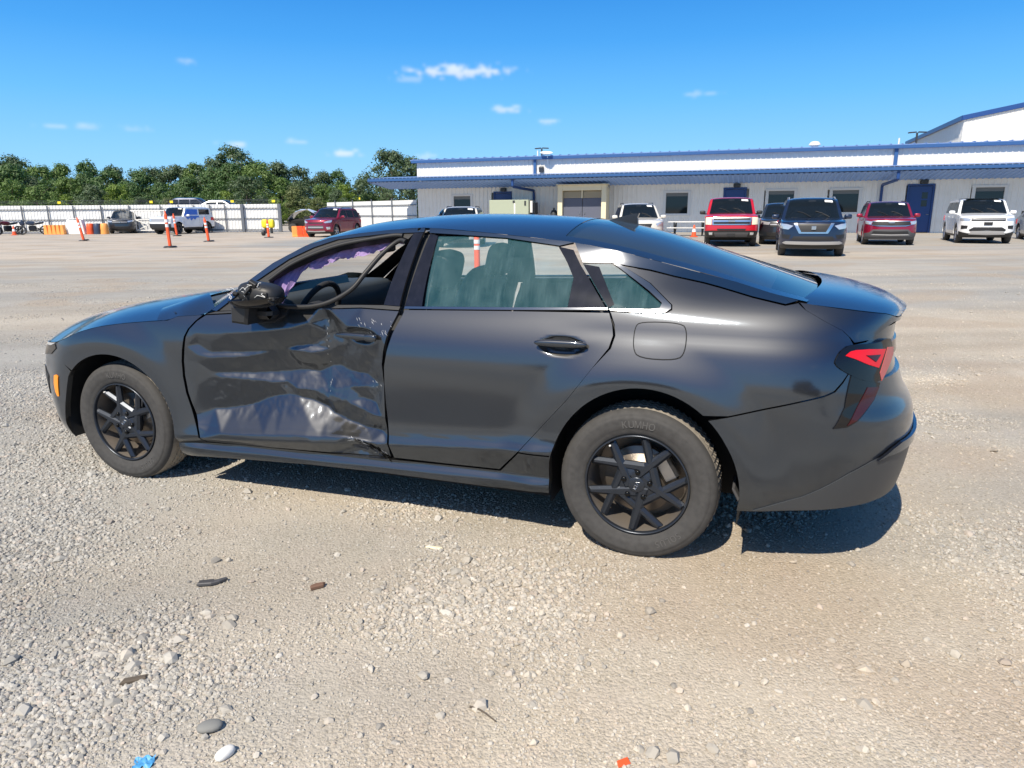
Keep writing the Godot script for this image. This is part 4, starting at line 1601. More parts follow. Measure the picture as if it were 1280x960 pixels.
	pieces("black_pillar", M.pillar_black, car, sh, [[1.112, 1.350, 1.064, 1.351, 1.106, 1.032, 1.187, 1.034, 1.150, 1.20]], .02, .001, 0, .012)
	pieces("black_pillar", M.pillar_black, car, sh, [[.402, 1.296, .335, 1.283, .297, 1.227, .229, 1.144, .162, 1.059, .321, 1.054, .315, 1.172, .358, 1.239]], .02, .001, 0, .012)
	pieces("inner_pillar", M.cabin_dark, car, sh, [[1.11, 1.365, .98, 1.365, .985, 1.0, 1.19, 1.0]], .03, -.035, 0, .0)
	pieces("window_frame", M.seal_rubber, car, sh, [[2.121, .973, 1.969, 1.083, 1.855, 1.158, 1.753, 1.225, 1.631, 1.28, 1.509, 1.318, 1.40, 1.33, 1.25, 1.345, 1.115, 1.350, 1.135, 1.325, 1.168, 1.335, 1.219, 1.330, 1.368, 1.308, 1.494, 1.283, 1.618, 1.244, 1.74, 1.190, 1.837, 1.135, 1.858, 1.005, 2.0, .98]], .016, -.004, 0, .03)
	# window glass: the driver's is gone
	a = MB.new()
	panel(a, sh, V2(GLASS_REAR), .03, -.004, 0, .0)
	part("window_pane", a, M.rear_tint, rd)
	a = MB.new()
	panel(a, sh, V2([.29, 1.230, .165, 1.230, .12, 1.205, -.007, 1.120, -.060, 1.082, -.055, 1.067, -.015, 1.061, .152, 1.058]), .03, -.003, 0, .0, 0)
	part("quarter_window", a, M.rear_tint, car)
	a = MB.new()
	panel(a, sh, V2([.285, 1.228, .215, 1.218, .128, 1.074, .150, 1.060]), .02, -.0015, 0, .0, 0)
	part("quarter_window_frit", a, M.pillar_black, car)
	for k in 2:
		a = MB.new()
		panel(a, sh, V2([OPENING, GLASS_REAR][k]), .05, -.004, 0, .0, -1)
		part("far_window_pane", a, M.far_glass, car)
	for o in [GLASS_REAR, [.29, 1.230, .165, 1.230, .12, 1.205, -.007, 1.120, -.060, 1.082, -.055, 1.067, -.015, 1.061, .152, 1.058]]:
		a = MB.new()                                       # road dust dried in streaks on the glass
		panel(a, sh, V2(o), .03, -.0025, .004, .0)
		part("glass_dust", a, M.glass_dust, car)
	# fuel flap
	a = MB.new()
	var flap := soft(V2([.012, 1.012, -.150, 1.014, -.172, .985, -.172, .905, -.145, .875, .005, .875, .032, .91, .034, .99]), 2)
	var wide := Geometry2D.offset_polygon(flap, .0022)
	panel(a, sh, wide[0], .02, .0010, 0, .0)
	part("fuel_flap_seam", a, M.void_black, car)
	a = MB.new()
	panel(a, sh, flap, .014, .0018, .0018, .001)
	part("fuel_flap", a, P, car)

	# underside and wheel houses
	a = MB.new()
	a.box(Vector3(-1.42, .235, 0), Vector3(2.05, .06, 1.62))
	a.box(Vector3(.62, .34, 0), Vector3(.40, .06, 1.1))
	a.box(Vector3(-3.42, .22, 0), Vector3(.42, .05, 1.3))
	a.box(Vector3(-2.9, .36, 0), Vector3(.8, .1, 1.0))
	a.box(Vector3(0, .36, 0), Vector3(.8, .1, 1.0))
	part("underbody", a, M.void_black, car)
	for cx in [2.83, -.02]:
		for side in [1.0, -1.0]:
			a = MB.new()
			var prev := []
			for k in 25:
				var an := lerpf(-.38, PI + .38, k / 24.0)
				var rad := Vector3(-cos(an), sin(an), 0)
				var r := Vector3(-cx, .36, 0) + Vector3(rad.x * .415, rad.y * .41, 0)
				var row := [a.put(r + Vector3(0, 0, .872 * side), -rad), a.put(r + Vector3(0, 0, .56 * side), -rad)]
				if k > 0:
					a.quad(prev[0], prev[1], row[1], row[0])
				prev = row
			a.box(Vector3(-cx, .5, .55 * side), Vector3(.84, .56, .01))
			part("wheel_liner", a, M.void_black, car)
	sedan_wheel(car, 0.0, 1, deg_to_rad(50), true)
	sedan_wheel(car, 2.84, 1, deg_to_rad(24), true)
	sedan_wheel(car, 0.0, -1, 0.3, false)
	sedan_wheel(car, 2.84, -1, 0.9, false)
	a = MB.new()                                           # mud flap edge behind the rear wheel
	a.box(Vector3(.405, .30, .72), Vector3(.012, .09, .16), Basis(Vector3(0, 0, 1), .5), .004)
	part("splash_guard", a, M.grey_plastic, car)
	sedan_cabin(car, sh)
	sedan_mirror(car, sh)


func pieces(called: String, m: Material, parent: Node, sf: Surf, outlines: Array, cell: float, off: float, gap: float, flange: float) -> void:   # one part per outline and side
	for o in outlines:
		for side in [1, -1]:
			var a := MB.new()
			panel(a, sf, V2(o), cell if side > 0 else cell * 1.6, off, gap, flange, side)
			part(called, a, m, parent)


func handle_cup(p: Vector2, o: Vector2) -> float:     # the scooped hollow behind a door handle
	var d := p - o
	return .018 * ss(1.0, .45, Vector2(d.x / .112, d.y / (.040 if d.y > 0 else .046)).length())


func door_handles(car: Node3D, fd: Node3D, rd: Node3D, sh: Shell, bad: Shell) -> void:
	for k in 2:
		var o: Vector2 = [Vector2(.328, .905), Vector2(1.305, .893)][k]
		var s: Shell = [sh, bad][k]
		var owner_: Node3D = [rd, fd][k]
		var a := MB.new()
		var c := s.at(o.x, o.y + .004) + Vector3(0, 0, .018 if k == 1 else 0.0) + s.normal(o.x, o.y) * .026
		var tilt := Basis(Vector3(0, 1, 0), 0.02 if k == 0 else -0.08)
		a.pill(c, Vector3(.112, .0155, .0145), tilt, .75, 28, 14)
		a.pill(c + tilt * Vector3(.075, 0, -.012), Vector3(.018, .011, .016), tilt, .7, 12, 8)
		a.pill(c + tilt * Vector3(-.075, 0, -.012), Vector3(.018, .011, .016), tilt, .7, 12, 8)
		part("door_handle", a, M.grey_paint, owner_)
		if k == 1:
			a = MB.new()
			a.pill(c + tilt * Vector3(.088, -.002, .005), Vector3(.032, .017, .012), tilt, .6, 16, 10)
			part("lock_cap", a, M.grey_paint, owner_)
	# scuffs: flakes of bare primer along the buckle and at the torn corner
	var r := RandomNumberGenerator.new()
	r.seed = 77
	var a := MB.new()
	for k in 64:
		var q: Vector2
		var d: float
		var len: float
		if k < 20:
			q = Vector2(r.randf_range(1.13, 1.32), r.randf_range(.90, .985))
			d = r.randf_range(0.5, 1.1)
			len = r.randf_range(.006, .03)
		elif k < 32:
			q = Vector2(1.508 + r.randf_range(-.008, .008), r.randf_range(.60, .98))
			d = PI * .5 + r.randf_range(-.3, .3)
			len = r.randf_range(.004, .022)
		elif k < 58:
			q = Vector2(r.randf_range(1.16, 1.36), r.randf_range(.322, .40))
			q.y = lerpf(.405, .325, clampf((1.36 - q.x) / .19, 0, 1)) + r.randf_range(-.018, .022)
			d = r.randf_range(-.2, .9)
			len = r.randf_range(.01, .05)
		else:
			q = Vector2(r.randf_range(1.2, 1.26), r.randf_range(.64, .69))
			d = r.randf_range(0, PI)
			len = r.randf_range(.006, .02)
		var dir := Vector2(cos(d), sin(d)) * len * .5
		var w := Vector2(-sin(d), cos(d)) * r.randf_range(.0004, .0014)
		panel(a, bad, PackedVector2Array([q - dir - w * .4, q + dir * .2 - w, q + dir, q + w * .7]), .02, .0008, 0, 0)
	part("scuff", a, M.scratch_white, fd).set_meta("kind", "stuff")
	a = MB.new()                                           # the torn corner curls out
	for k in 5:
		var q := Vector2(1.335 - k * .034, .392 - k * .016)
		var b := bad.at(q.x, q.y)
		var e := bad.at(q.x - .045, q.y - .035)
		var up := Vector3(0, .012, .02 + .008 * (k % 2))
		a.face([b + Vector3(0, 0, .002), b + up + Vector3(.012, .012, 0), e + up * .6 + Vector3(.006, 0, 0), e + Vector3(0, 0, .002)])
	part("torn_edge", a, M.grey_paint, fd)


func sedan_cabin(car: Node3D, sh: Shell) -> void:
	var a: MB
	for w in [.38, -.38]:
		var seat := Node3D.new()
		seat.name = "front_seat" if w > 0 else "front_seat_001"
		car.add_child(seat)
		a = MB.new()
		a.pill(Vector3(-1.62, .50, w), Vector3(.27, .10, .26), Basis(Vector3(0, 0, 1), -.12), .55)
		part("seat_cushion", a, M.seat_cloth, seat)
		a = MB.new()
		a.pill(Vector3(-1.26, .80, w), Vector3(.085, .34, .25), Basis(Vector3(0, 0, 1), -.36), .5)
		part("seat_back", a, M.seat_cloth, seat)
		a = MB.new()
		a.pill(Vector3(-1.075, 1.165, w), Vector3(.055, .095, .135), Basis(Vector3(0, 0, 1), -.25), .55)
		part("headrest", a, M.seat_cloth, seat)
		a = MB.new()
		for z in [-.05, .05]:
			a.rod(Vector3(-1.11, 1.02, w + z), Vector3(-1.08, 1.12, w + z), .006)
		part("headrest_post", a, M.steel, seat)
	a = MB.new()
	a.pill(Vector3(-.62, .50, 0), Vector3(.26, .10, .66), Basis.IDENTITY, .45)
	a.pill(Vector3(-.30, .78, 0), Vector3(.09, .32, .64), Basis(Vector3(0, 0, 1), -.40), .4)
	part("rear_bench", a, M.seat_cloth, car)
	for w in [.36, -.36]:
		a = MB.new()
		a.pill(Vector3(-.15, 1.07, w), Vector3(.05, .075, .13), Basis(Vector3(0, 0, 1), -.25), .55)
		part("rear_headrest", a, M.seat_cloth, car)
	a = MB.new()
	a.box(Vector3(.15, 1.0, 0), Vector3(.55, .03, 1.2))
	part("parcel_shelf", a, M.cabin_dark, car)
	a = MB.new()
	a.pill(Vector3(-2.22, .90, 0), Vector3(.30, .115, .70), Basis(Vector3(0, 0, 1), .05), .35, 30, 12)
	a.box(Vector3(-2.1, .72, 0), Vector3(.3, .3, 1.3), Basis.IDENTITY, .03)
	var dash := part("dashboard", a, M.dash_teal, car)
	a = MB.new()
	a.box(Vector3(-2.02, 1.02, .12), Vector3(.02, .10, .62), Basis(Vector3(0, 0, 1), .25), .008)
	part("instrument_screen", a, M.black_gloss, dash)
	a = MB.new()
	a.pill(Vector3(-1.55, .60, 0), Vector3(.45, .09, .11), Basis.IDENTITY, .4)
	part("centre_console", a, M.cabin_dark, car)
	a = MB.new()
	var ring := PackedVector3Array()
	var bs := Basis(Vector3(0, 0, 1), -.42)
	for k in 41:
		var an := TAU * k / 40.0
		ring.append(Vector3(-1.86, .905, .38) + bs * Vector3(0, cos(an) * .182, sin(an) * .182))
	a.tube(ring, .016, .016, 10, false)
	a.pill(Vector3(-1.88, .905, .38), Vector3(.035, .07, .08), bs, .6)
	a.box(Vector3(-1.87, .90, .38), Vector3(.02, .035, .34), bs, .006)
	a.box(Vector3(-1.88, .83, .38), Vector3(.02, .16, .05), bs, .006)
	a.rod(Vector3(-1.88, .9, .38), Vector3(-2.1, .80, .38), .035)
	part("steering_wheel", a, M.cabin_dark, car)
	a = MB.new()                                           # interior mirror
	a.box(Vector3(-1.62, 1.25, .0), Vector3(.03, .06, .22), Basis(Vector3(0, 1, 0), .2), .01)
	a.rod(Vector3(-1.64, 1.27, 0), Vector3(-1.70, 1.36, 0), .01)
	part("interior_mirror", a, M.cabin_dark, car)
	# the burst side curtain hangs in folds along the roof rail, and down the screen pillar
	a = MB.new()
	var rows := []
	noise.frequency = 7.0
	for j in 57:
		var f := j / 56.0
		var s := lerpf(1.16, 1.90, f)
		var ytop := lin([1.1, 1.17, 1.25, 1.37, 1.5, 1.62, 1.74, 1.84, 1.92], [1.345, 1.345, 1.338, 1.318, 1.295, 1.26, 1.205, 1.15, 1.08], s)
		var drop := lin([1.16, 1.25, 1.40, 1.55, 1.62, 1.68, 1.74, 1.80, 1.90], [.035, .055, .075, .065, .085, .05, .08, .17, .14], s) + noise.get_noise_2d(s * 4.0, 3.0) * .016
		var row := []
		for k in 8:
			var g := k / 7.0
			var fold := .014 * sin(s * 46.0 + 3.0 * noise.get_noise_2d(s * 2.0, g)) * (0.3 + g) + noise.get_noise_2d(s * 9.0, g * 3.0) * .012
			var p := sh.at(s, ytop - drop * g)
			row.append(p + Vector3(0, 0, -.055 - .02 * g + fold))
		rows.append(row)
	sheet(a, rows, Vector3(0, 0, 1))
	part("side_airbag", a, M.airbag_cloth, car)
	# the window seal, pulled out of its channel, hangs across the opening in a loop
	a = MB.new()
	a.tube(spline(PackedVector3Array([sh.at(1.84, 1.03) + Vector3(0, 0, .004), sh.at(1.76, 1.018) + Vector3(0, 0, .022), sh.at(1.66, 1.012) + Vector3(0, 0, .03), sh.at(1.55, 1.018) + Vector3(0, 0, .03), sh.at(1.45, 1.045) + Vector3(0, 0, .022), sh.at(1.36, 1.10) + Vector3(0, 0, .012), sh.at(1.31, 1.17) + Vector3(0, 0, .004), sh.at(1.262, 1.245) + Vector3(0, 0, -.01), sh.at(1.215, 1.295) + Vector3(0, 0, -.016), sh.at(1.175, 1.317) + Vector3(0, 0, -.01), sh.at(1.143, 1.31) + Vector3(0, 0, -.006)]), 10), .0115, .0115, 10)
	part("loose_window_seal", a, M.seal_rubber, car)
	a = MB.new()
	a.tube(spline(PackedVector3Array([sh.at(1.842, 1.125), sh.at(1.74, 1.197), sh.at(1.618, 1.252), sh.at(1.494, 1.292), sh.at(1.368, 1.316), sh.at(1.219, 1.338), sh.at(1.165, 1.338)]), 8), .011, .011, 8)
	part("window_seal", a, M.seal_rubber, car)
	a = MB.new()
	a.tube(spline(PackedVector3Array([Vector3(-1.02, 1.26, .60), Vector3(-1.10, 1.12, .62), Vector3(-1.2, .9, .66), Vector3(-1.25, .7, .68)]), 6), .012, .012, 6)
	part("seat_belt", a, M.cabin_dark, car)


func sedan_mirror(car: Node3D, sh: Shell) -> void:
	var root := Node3D.new()
	root.name = "door_mirror"
	root.set_meta("label", "broken door mirror with its cover gone and wires bare")
	car.add_child(root)
	var a := MB.new()
	panel(a, sh, V2([2.02, .972, 1.93, .94, 1.86, .922, 1.76, .935, 1.71, .965, 1.695, 1.004, 1.86, .99]), .015, .012, 0, .02)
	part("mirror_base", a, M.black_plastic, root)
	a = MB.new()
	a.prism(V2([-1.905, .945, -1.815, .938, -1.795, 1.03, -1.90, 1.03]), .15, Transform3D(Basis.IDENTITY, Vector3(0, 0, .855)), .012)
	a.box(Vector3(-1.80, .985, .89), Vector3(.14, .06, .09), Basis.IDENTITY, .02)
	part("mirror_foot", a, M.black_plastic, root)
	a = MB.new()                                           # lower bowl of the housing
	var rows := []
	for j in 9:
		var row := []
		for k in 29:
			var th := TAU * k / 28.0
			var f := j / 8.0
			var r := pow(f, .55)
			row.append(Vector3(-1.765 + cos(th) * .150 * r * (1.0 + .12 * cos(th)), 1.018 + .045 * f * f + .012 * cos(th) * r, .985 + sin(th) * .098 * r))
		rows.append(row)
	sheet(a, rows, Vector3.DOWN)
	part("mirror_housing", a, M.black_gloss, root)
	a = MB.new()
	var r := RandomNumberGenerator.new()
	r.seed = 31
	a.pill(Vector3(-1.735, 1.085, .975), Vector3(.11, .052, .07), Basis(Vector3(0, 0, 1), -.1), .7, 18, 10)
	for k in 15:
		a.box(Vector3(-1.75 + r.randf_range(-.115, .12), 1.075 + r.randf_range(-.02, .055), .985 + r.randf_range(-.05, .07)), Vector3(r.randf_range(.015, .05), r.randf_range(.01, .03), r.randf_range(.015, .05)), Basis(Vector3(r.randf() - .5, r.randf() - .5, r.randf() - .5).normalized(), r.randf() * 1.4), .003)
	part("mirror_motor", a, M.black_plastic, root)
	a = MB.new()
	for k in 9:
		var p := Vector3(-1.745 + r.randf_range(-.11, .10), 1.09 + r.randf_range(-.03, .03), 1.045 + r.randf_range(-.015, .02))
		var pts := PackedVector3Array([p])
		for i in 4:
			p += Vector3(r.randf_range(-.028, .028), r.randf_range(-.016, .014), r.randf_range(-.01, .012))
			pts.append(p)
		a.tube(spline(pts, 4), .0012, .0012, 5)
	part("bare_wire", a, M.wire_white, root)
	a = MB.new()
	a.prism(V2([-1.90, 1.02, -1.66, 1.03, -1.64, 1.10, -1.70, 1.135, -1.80, 1.13, -1.88, 1.07]), .006, Transform3D(Basis(Vector3(0, 1, 0), -.2), Vector3(.17, 0, .57)), .002)
	# far-side mirror, whole
	var b := MB.new()
	b.pill(Vector3(-1.765, 1.07, -.985), Vector3(.10, .065, .10), Basis(Vector3(0, 1, 0), .25), .6)
	b.box(Vector3(-1.84, .99, -.90), Vector3(.10, .05, .10), Basis.IDENTITY, .015)
	part("far_mirror", b, M.grey_paint, car)


# ---------------------------------------------------------------- parked vehicles
# A vehicle from a few measures; x runs forward from the middle of the wheelbase. Children: body, windows, lamps, grille, bumper, mirrors, wheels.
func vehicle(called: String, label: String, category: String, d: Dictionary, at: Vector3, heading: float, group := "") -> Node3D:
	var t := thing(called, label, category, at, PI * 0.5 + deg_to_rad(heading), group)
	var hw: float = d.W * 0.5
	var xf: float = d.wb * 0.5
	var nose: float = xf + d.fo
	var tail: float = nose - d.L
	var gc: float = d.gc
	var H: float = d.H
	var belt: float = d.belt
	var hood: float = d.hood
	var hr: float = d.get("hood_rear", belt + 0.02)
	var rw: float = hw * d.get("roof_w", 0.74)
	var wr: float = d.wr
	var sh := Shell.new()
	sh.lo = 0.05
	sh.hi = H + 0.1
	sh.wheels = [xf, -xf]
	sh.wheel_y = wr
	sh.flare = d.get("flare", 0.02)
	sh.flare_r = wr + 0.11
	sh.x0f = xf + d.get("corner", 0.25)
	sh.x0r = -xf - 0.35
	sh.a0f = nose - sh.x0f
	sh.a0r = sh.x0r - tail
	sh.setup([gc - .05, gc + .04, gc + .2, (gc + belt) * .5, belt - .15, belt - .03, belt + .05, H - .1, H], [hw * .86, hw * .94, hw * .975, hw - .02, hw - .02, hw * .95, hw * .92, rw + .03, rw - .05],
		[gc, gc + .25, belt - .2, belt, H - .15, H], [tail + .06, tail, tail + .03, tail + .06, tail + d.get("rake_rear", .28), tail + d.get("rake_rear", .28) + .08],
		[gc, gc + .12, gc + .3, hood - .22, hood - .06, hood, hood + .05, hood + .12], [nose - .12, nose - .03, nose, nose - .02, nose - .05, nose - .09, nose - .16, nose - .34], d.get("nr", 3.6), d.get("nf", 3.0), 0.025)
	var sn := sh.s_nose()
	var st := sh.s_tail()
	var P: Material = M[d.paint]
	var low: Material = M[d.get("low", d.paint)]
	var cell := 0.07
	var af := wr + 0.075
	var sill: float = gc + d.get("sill_h", 0.10)
	# sides: one outline with two arches
	var o := [st, sill, -xf - af, sill]
	o.append_array(arch_at(-xf, wr, af, sill))
	o.append_array([xf - af, sill])
	o.append_array(arch_at(xf, wr, af, sill))
	o.append_array([sh.s_nose(.75), sill + .05, sn, sill + .05, sn, hood, sh.s_nose(.6), hood, sh.s_nose(.9), hood + .01, sh.x0f, hood + .04, (d.cowl + sh.x0f) * .5, lerpf(hood + .04, hr, .6), d.cowl, hr, d.cowl - .2, belt, d.get("bed", st) if d.has("bed") else st, d.get("tail_y", belt)])
	if d.has("bed"):
		o.append_array([d.bed - .01, d.bed_y, st, d.bed_y])
	var a := MB.new()
	panel(a, sh, V2(o), cell, 0, 0, .04, 0)
	# roof rails and top
	var top := Top.new()
	top.p = 3.2
	var rail := [d.cowl - .02, belt + .01, lerpf(d.cowl, d.roof_f, .5), lerpf(belt, H - .07, .54), d.roof_f, H - .075, lerpf(d.roof_f, d.roof_r, .5), H - .05, d.roof_r, H - .07, lerpf(d.roof_r, d.end, .5), lerpf(H - .07, belt, .45), d.end, belt]
	var mid := [d.cowl + .20, hr + .03, lerpf(d.cowl + .20, d.roof_f + .1, .5), lerpf(hr, H - .02, .56), d.roof_f + .08, H - .02, lerpf(d.roof_f, d.roof_r, .5), H, d.roof_r - .04, H - .015, lerpf(d.roof_r, d.end, .5) - .05, lerpf(H - .02, belt, .45), d.end - .03, belt]
	for k in range(0, rail.size(), 2):
		var w := sh.xw(clampf(rail[k], tail + .3, 9.0), rail[k + 1]).y
		top.rail.append(Vector3(rail[k], rail[k + 1], w))
		top.mid.append(Vector2(mid[k], mid[k + 1]))
	patch(a, top, 1.9, 6, -1, 1, 24, 16)
	for side in [1.0, -1.0]:
		patch(a, top, 0, 1.95, side * .88, side * 1.0, 10, 3)
	# flanks of the cabin under the rails
	for side in [1.0, -1.0]:
		var rows := []
		for j in 31:
			var p := top.at(j / 5.0, 1.0)
			var row := []
			for k in 4:
				var y := lerpf(p.y, belt - .01, k / 3.0)
				var w := sh.xw(clampf(-p.x, tail + .3, 9.0), y).y
				row.append(Vector3(p.x, y, w * side))
			rows.append(row)
		sheet(a, rows, Vector3(0, 0, side))
	# bonnet
	var rows := []
	for j in 13:
		var s := lerpf(d.cowl, sn, j / 12.0)
		var y := lin([d.cowl, (d.cowl + sh.x0f) * .5, sh.x0f, sh.s_nose(.9), sn], [hr, lerpf(hood + .04, hr, .6), hood + .04, hood + .01, hood], s)
		var e := sh.at(s, y)
		var row := []
		for k in 13:
			var g := k / 6.0 - 1.0
			var up: float = (1.0 - pow(absf(g), 4.0)) * d.get("bulge", .045) * ss(-nose, -nose + .35, e.x)
			row.append(Vector3(e.x - .10 * (1.0 - g * g) * ss(-nose + .5, -d.cowl, e.x), e.y + up, e.z * g))
		rows.append(row)
	sheet(a, rows)
	rows = []
	for j in 3:                                             # tail deck or bed cover
		var s: float = lerpf(d.get("bed", d.end), st, j / 2.0)
		var e := sh.at(s, d.get("bed_y", belt))
		rows.append([Vector3(e.x, e.y - .002, -e.z), Vector3(e.x, e.y, 0), Vector3(e.x, e.y - .002, e.z)])
	sheet(a, rows)
	part("body", a, P, t)
	a = MB.new()                                            # lower apron, sills and dark underside
	panel(a, sh, V2([st, gc + .02, -xf - af - .02, gc + .02, -xf - af - .02, sill - .004, st, sill - .004]), cell, -.004, 0, .05, 0)
	panel(a, sh, V2([-xf + af + .02, gc, xf - af - .02, gc, xf - af - .02, sill - .004, -xf + af + .02, sill - .004]), cell, -.004, 0, .05, 0)
	panel(a, sh, V2([xf + af + .02, gc, sn, gc, sn, sill + .045, sh.s_nose(.75), sill + .045, xf + af + .02, sill + .01]), cell, -.004, 0, .05, 0)
	part("lower_apron", a, M.get(d.get("apron", "black_plastic")), t)
	a = MB.new()
	a.box(Vector3(-(nose + tail) * .5, gc + .16, 0), Vector3(d.L - .5, .12, d.W - .5))
	for x in [xf, -xf]:
		a.box(Vector3(-x, wr + .12, 0), Vector3(af * 2 - .02, wr * 1.4, d.W - .48))
	part("underbody", a, M.void_black, t)
	# windows
	var g := MB.new()
	patch(g, top, .06, 1.92, -.89, .89, 10, 12, .004, .008)
	part("windscreen", g, M.cabin_glass, t)
	g = MB.new()                                            # cabin: lining, dashboard, seats, wheel
	patch(g, top, 1.95, 5.9, -.96, .96, 16, 10, -.035)
	for side in [1.0, -1.0]:
		var wall := []
		for j in 9:
			var p := top.at(j / 1.5, 1.0)
			wall.append([Vector3(p.x, p.y - .03, (absf(p.z) - .04) * side), Vector3(p.x, belt - .4, (hw - .12) * side)])
		sheet(g, wall, Vector3(0, 0, -side))
	g.box(Vector3(-d.end - .1, belt - .1, 0), Vector3(.05, .8, d.W - .3))
	g.box(Vector3(-(d.cowl + d.end) * .5, belt - .45, 0), Vector3(d.cowl - d.end, .05, d.W - .3))
	part("cabin_lining", g, M.cabin_dark, t)
	g = MB.new()
	g.pill(Vector3(-d.cowl + .12, belt - .02, 0), Vector3(.34, .07, hw - .14), Basis.IDENTITY, .4, 20, 8)
	part("dashboard", g, M.dash_teal, t)
	for z in [.38, -.38]:
		g = MB.new()
		var sx: float = -d.roof_f + .42
		g.pill(Vector3(sx, belt - .12, z), Vector3(.09, .36, .25), Basis(Vector3(0, 0, 1), -.3), .5, 14, 8)
		g.pill(Vector3(sx + .11, belt + .25, z), Vector3(.05, .09, .13), Basis(Vector3(0, 0, 1), -.3), .6, 12, 8)
		part("seat", g, M.seat_cloth, t)
	g = MB.new()
	var ring := PackedVector3Array()
	for k in 17:
		ring.append(Vector3(-d.cowl + .50, belt - .02, .38) + Basis(Vector3(0, 0, 1), -.4) * Vector3(0, cos(TAU * k / 16.0) * .18, sin(TAU * k / 16.0) * .18))
	g.tube(ring, .016, .016, 6, false)
	part("steering_wheel", g, M.cabin_dark, t)
	g = MB.new()
	g.box(top.at(1.80, 0) + Vector3(.05, -.05, 0), Vector3(.03, .06, .22), Basis.IDENTITY, .01)
	part("interior_mirror", g, M.cabin_dark, t)
	for z in [.55, -.05]:
		g = MB.new()
		g.tube(PackedVector3Array([top.at(.10, z) + Vector3(-.02, .015, 0), top.at(.5, z - .25) + Vector3(-.015, .012, 0), top.at(.62, z - .45) + Vector3(-.015, .012, 0)]), .010, .010, 5)
		part("wiper", g, M.black_plastic, t)
	g = MB.new()
	if not d.has("bed"):
		patch(g, top, 4.3, 5.7, -.84, .84, 6, 8, .006, .01)
		part("rear_window", g, M.vehicle_glass, t)
	var cuts: Array = d.panes
	for k in cuts.size():
		for side in [1, -1]:
			g = MB.new()
			var x1: float = cuts[k][0]
			var x0: float = cuts[k][1]
			var yb: float = belt + .035
			var poly := PackedVector2Array([Vector2(x0, yb), Vector2(x1, yb)])
			for i in 9:
				var x := lerpf(x1, x0, i / 8.0)
				poly.append(Vector2(x, maxf(yb + .01, lin([d.end, d.roof_r, d.roof_f, d.cowl], [belt + .02, H - .16, H - .15, belt + .02], x))))
			panel(g, sh, poly, cell, .006, 0, .012, side)
			var pane := part("window", g, M.get(d.get("blue_pane", "") if d.get("blue_at", -1) == k and side == 1 else "vehicle_glass", M.vehicle_glass), t)
			if d.get("blue_at", -1) == k and side == 1:
				pane.set_meta("label", "blue film taped over the front door window")
	# nose: lamps, grille, intake, bumper, each given as (share of half width, y)
	for item in d.front:
		a = MB.new()
		for side in [1, -1]:
			var poly := PackedVector2Array()
			for k in range(0, item[2].size(), 2):
				poly.append(Vector2(sh.s_nose(absf(item[2][k])), item[2][k + 1]))
			panel(a, sh, poly, .05, item[3], 0, maxf(.012, item[3]), side)
			if item.size() > 4:                             # each lamp a part of its own
				part(item[0], a, M[item[1]], t)
				a = MB.new()
		if item.size() <= 4:
			part(item[0], a, M[item[1]], t)
	if d.has("badge"):
		a = MB.new()
		var b: Array = d.badge
		a.box(sh.at(sn, b[0]) + Vector3(-b[3], 0, 0), Vector3(.02, b[2], b[1]), Basis.IDENTITY, .008)
		part("badge", a, M.chrome, t)
	if d.has("plate"):
		a = MB.new()
		a.box(sh.at(sn, d.plate) + Vector3(-.03, 0, 0), Vector3(.015, .12, .30), Basis.IDENTITY, .004)
		part("number_plate", a, M.black_plastic, t)
	for side in [1.0, -1.0]:
		a = MB.new()                                        # tail lamps
		panel(a, sh, V2([st + sh.a0r * .18, belt - .06, sh.x0r - .12, belt - .06, sh.x0r - .06, belt - .28, st + sh.a0r * .18, belt - .30]), cell, .008, 0, .015, side)
		part("tail_lamp", a, M.red_lens, t)
		a = MB.new()
		var mp := sh.at(d.cowl - .30, belt) * Vector3(1, 1, side)
		a.pill(mp + Vector3(0, .085, .16 * side), Vector3(.07, .075, .115), Basis.IDENTITY, .55, 16, 10)
		a.box(mp + Vector3(0, .03, .05 * side), Vector3(.08, .05, .14), Basis.IDENTITY, .01)
		part("door_mirror", a, M.get(d.get("mirror", d.paint)), t)
		a = MB.new()
		for x in d.get("handles", [.25, -.75]):
			a.box(sh.at(x, belt - .12) * Vector3(1, 1, side) + Vector3(0, 0, .012 * side), Vector3(.20, .028, .03), Basis.IDENTITY, .008)
		part("door_handle", a, P, t)
	# door seams are narrow dark strips laid just proud of the unbroken sides
	a = MB.new()
	for x in d.seams:
		panel(a, sh, V2([x - .005, sill + .05, x + .005, sill + .05, x + .005, belt - .01, x - .005, belt - .01]), cell, .0015, 0, 0, 0)
	part("door_seam", a, M.void_black, t)
	if d.get("rails", false):
		for side in [1.0, -1.0]:
			a = MB.new()
			var pts := PackedVector3Array()
			for k in 9:
				var p := top.at(lerpf(2.1, 3.9, k / 8.0), .93 * side)
				pts.append(p + Vector3(0, .045 if k > 0 and k < 8 else .0, 0))
			a.tube(pts, .018, .018, 8)
			part("roof_rail", a, M.get(d.get("rail_m", "black_plastic")), t)
	if d.get("sticker", true):
		a = MB.new()
		patch(a, top, 1.50, 1.72, .46, .76, 3, 3, .009, .002)
		part("windscreen_label", a, M.sticker_white, t)
	for x in [xf, -xf]:
		for side in [1.0, -1.0]:
			small_wheel(t, Vector3(-x, wr - .008, (hw - .03) * side), wr, side, d.get("rim", "wheel_silver"))
	return t


func arch_at(cx: float, wr: float, r: float, sill: float) -> Array:
	var out := []
	var a0 := asin(clampf((sill - wr) / r, -1, 1))
	for k in 15:
		var an := lerpf(PI - a0, a0, k / 14.0)
		out.append_array([cx + r * cos(an), wr + r * sin(an)])
	return out


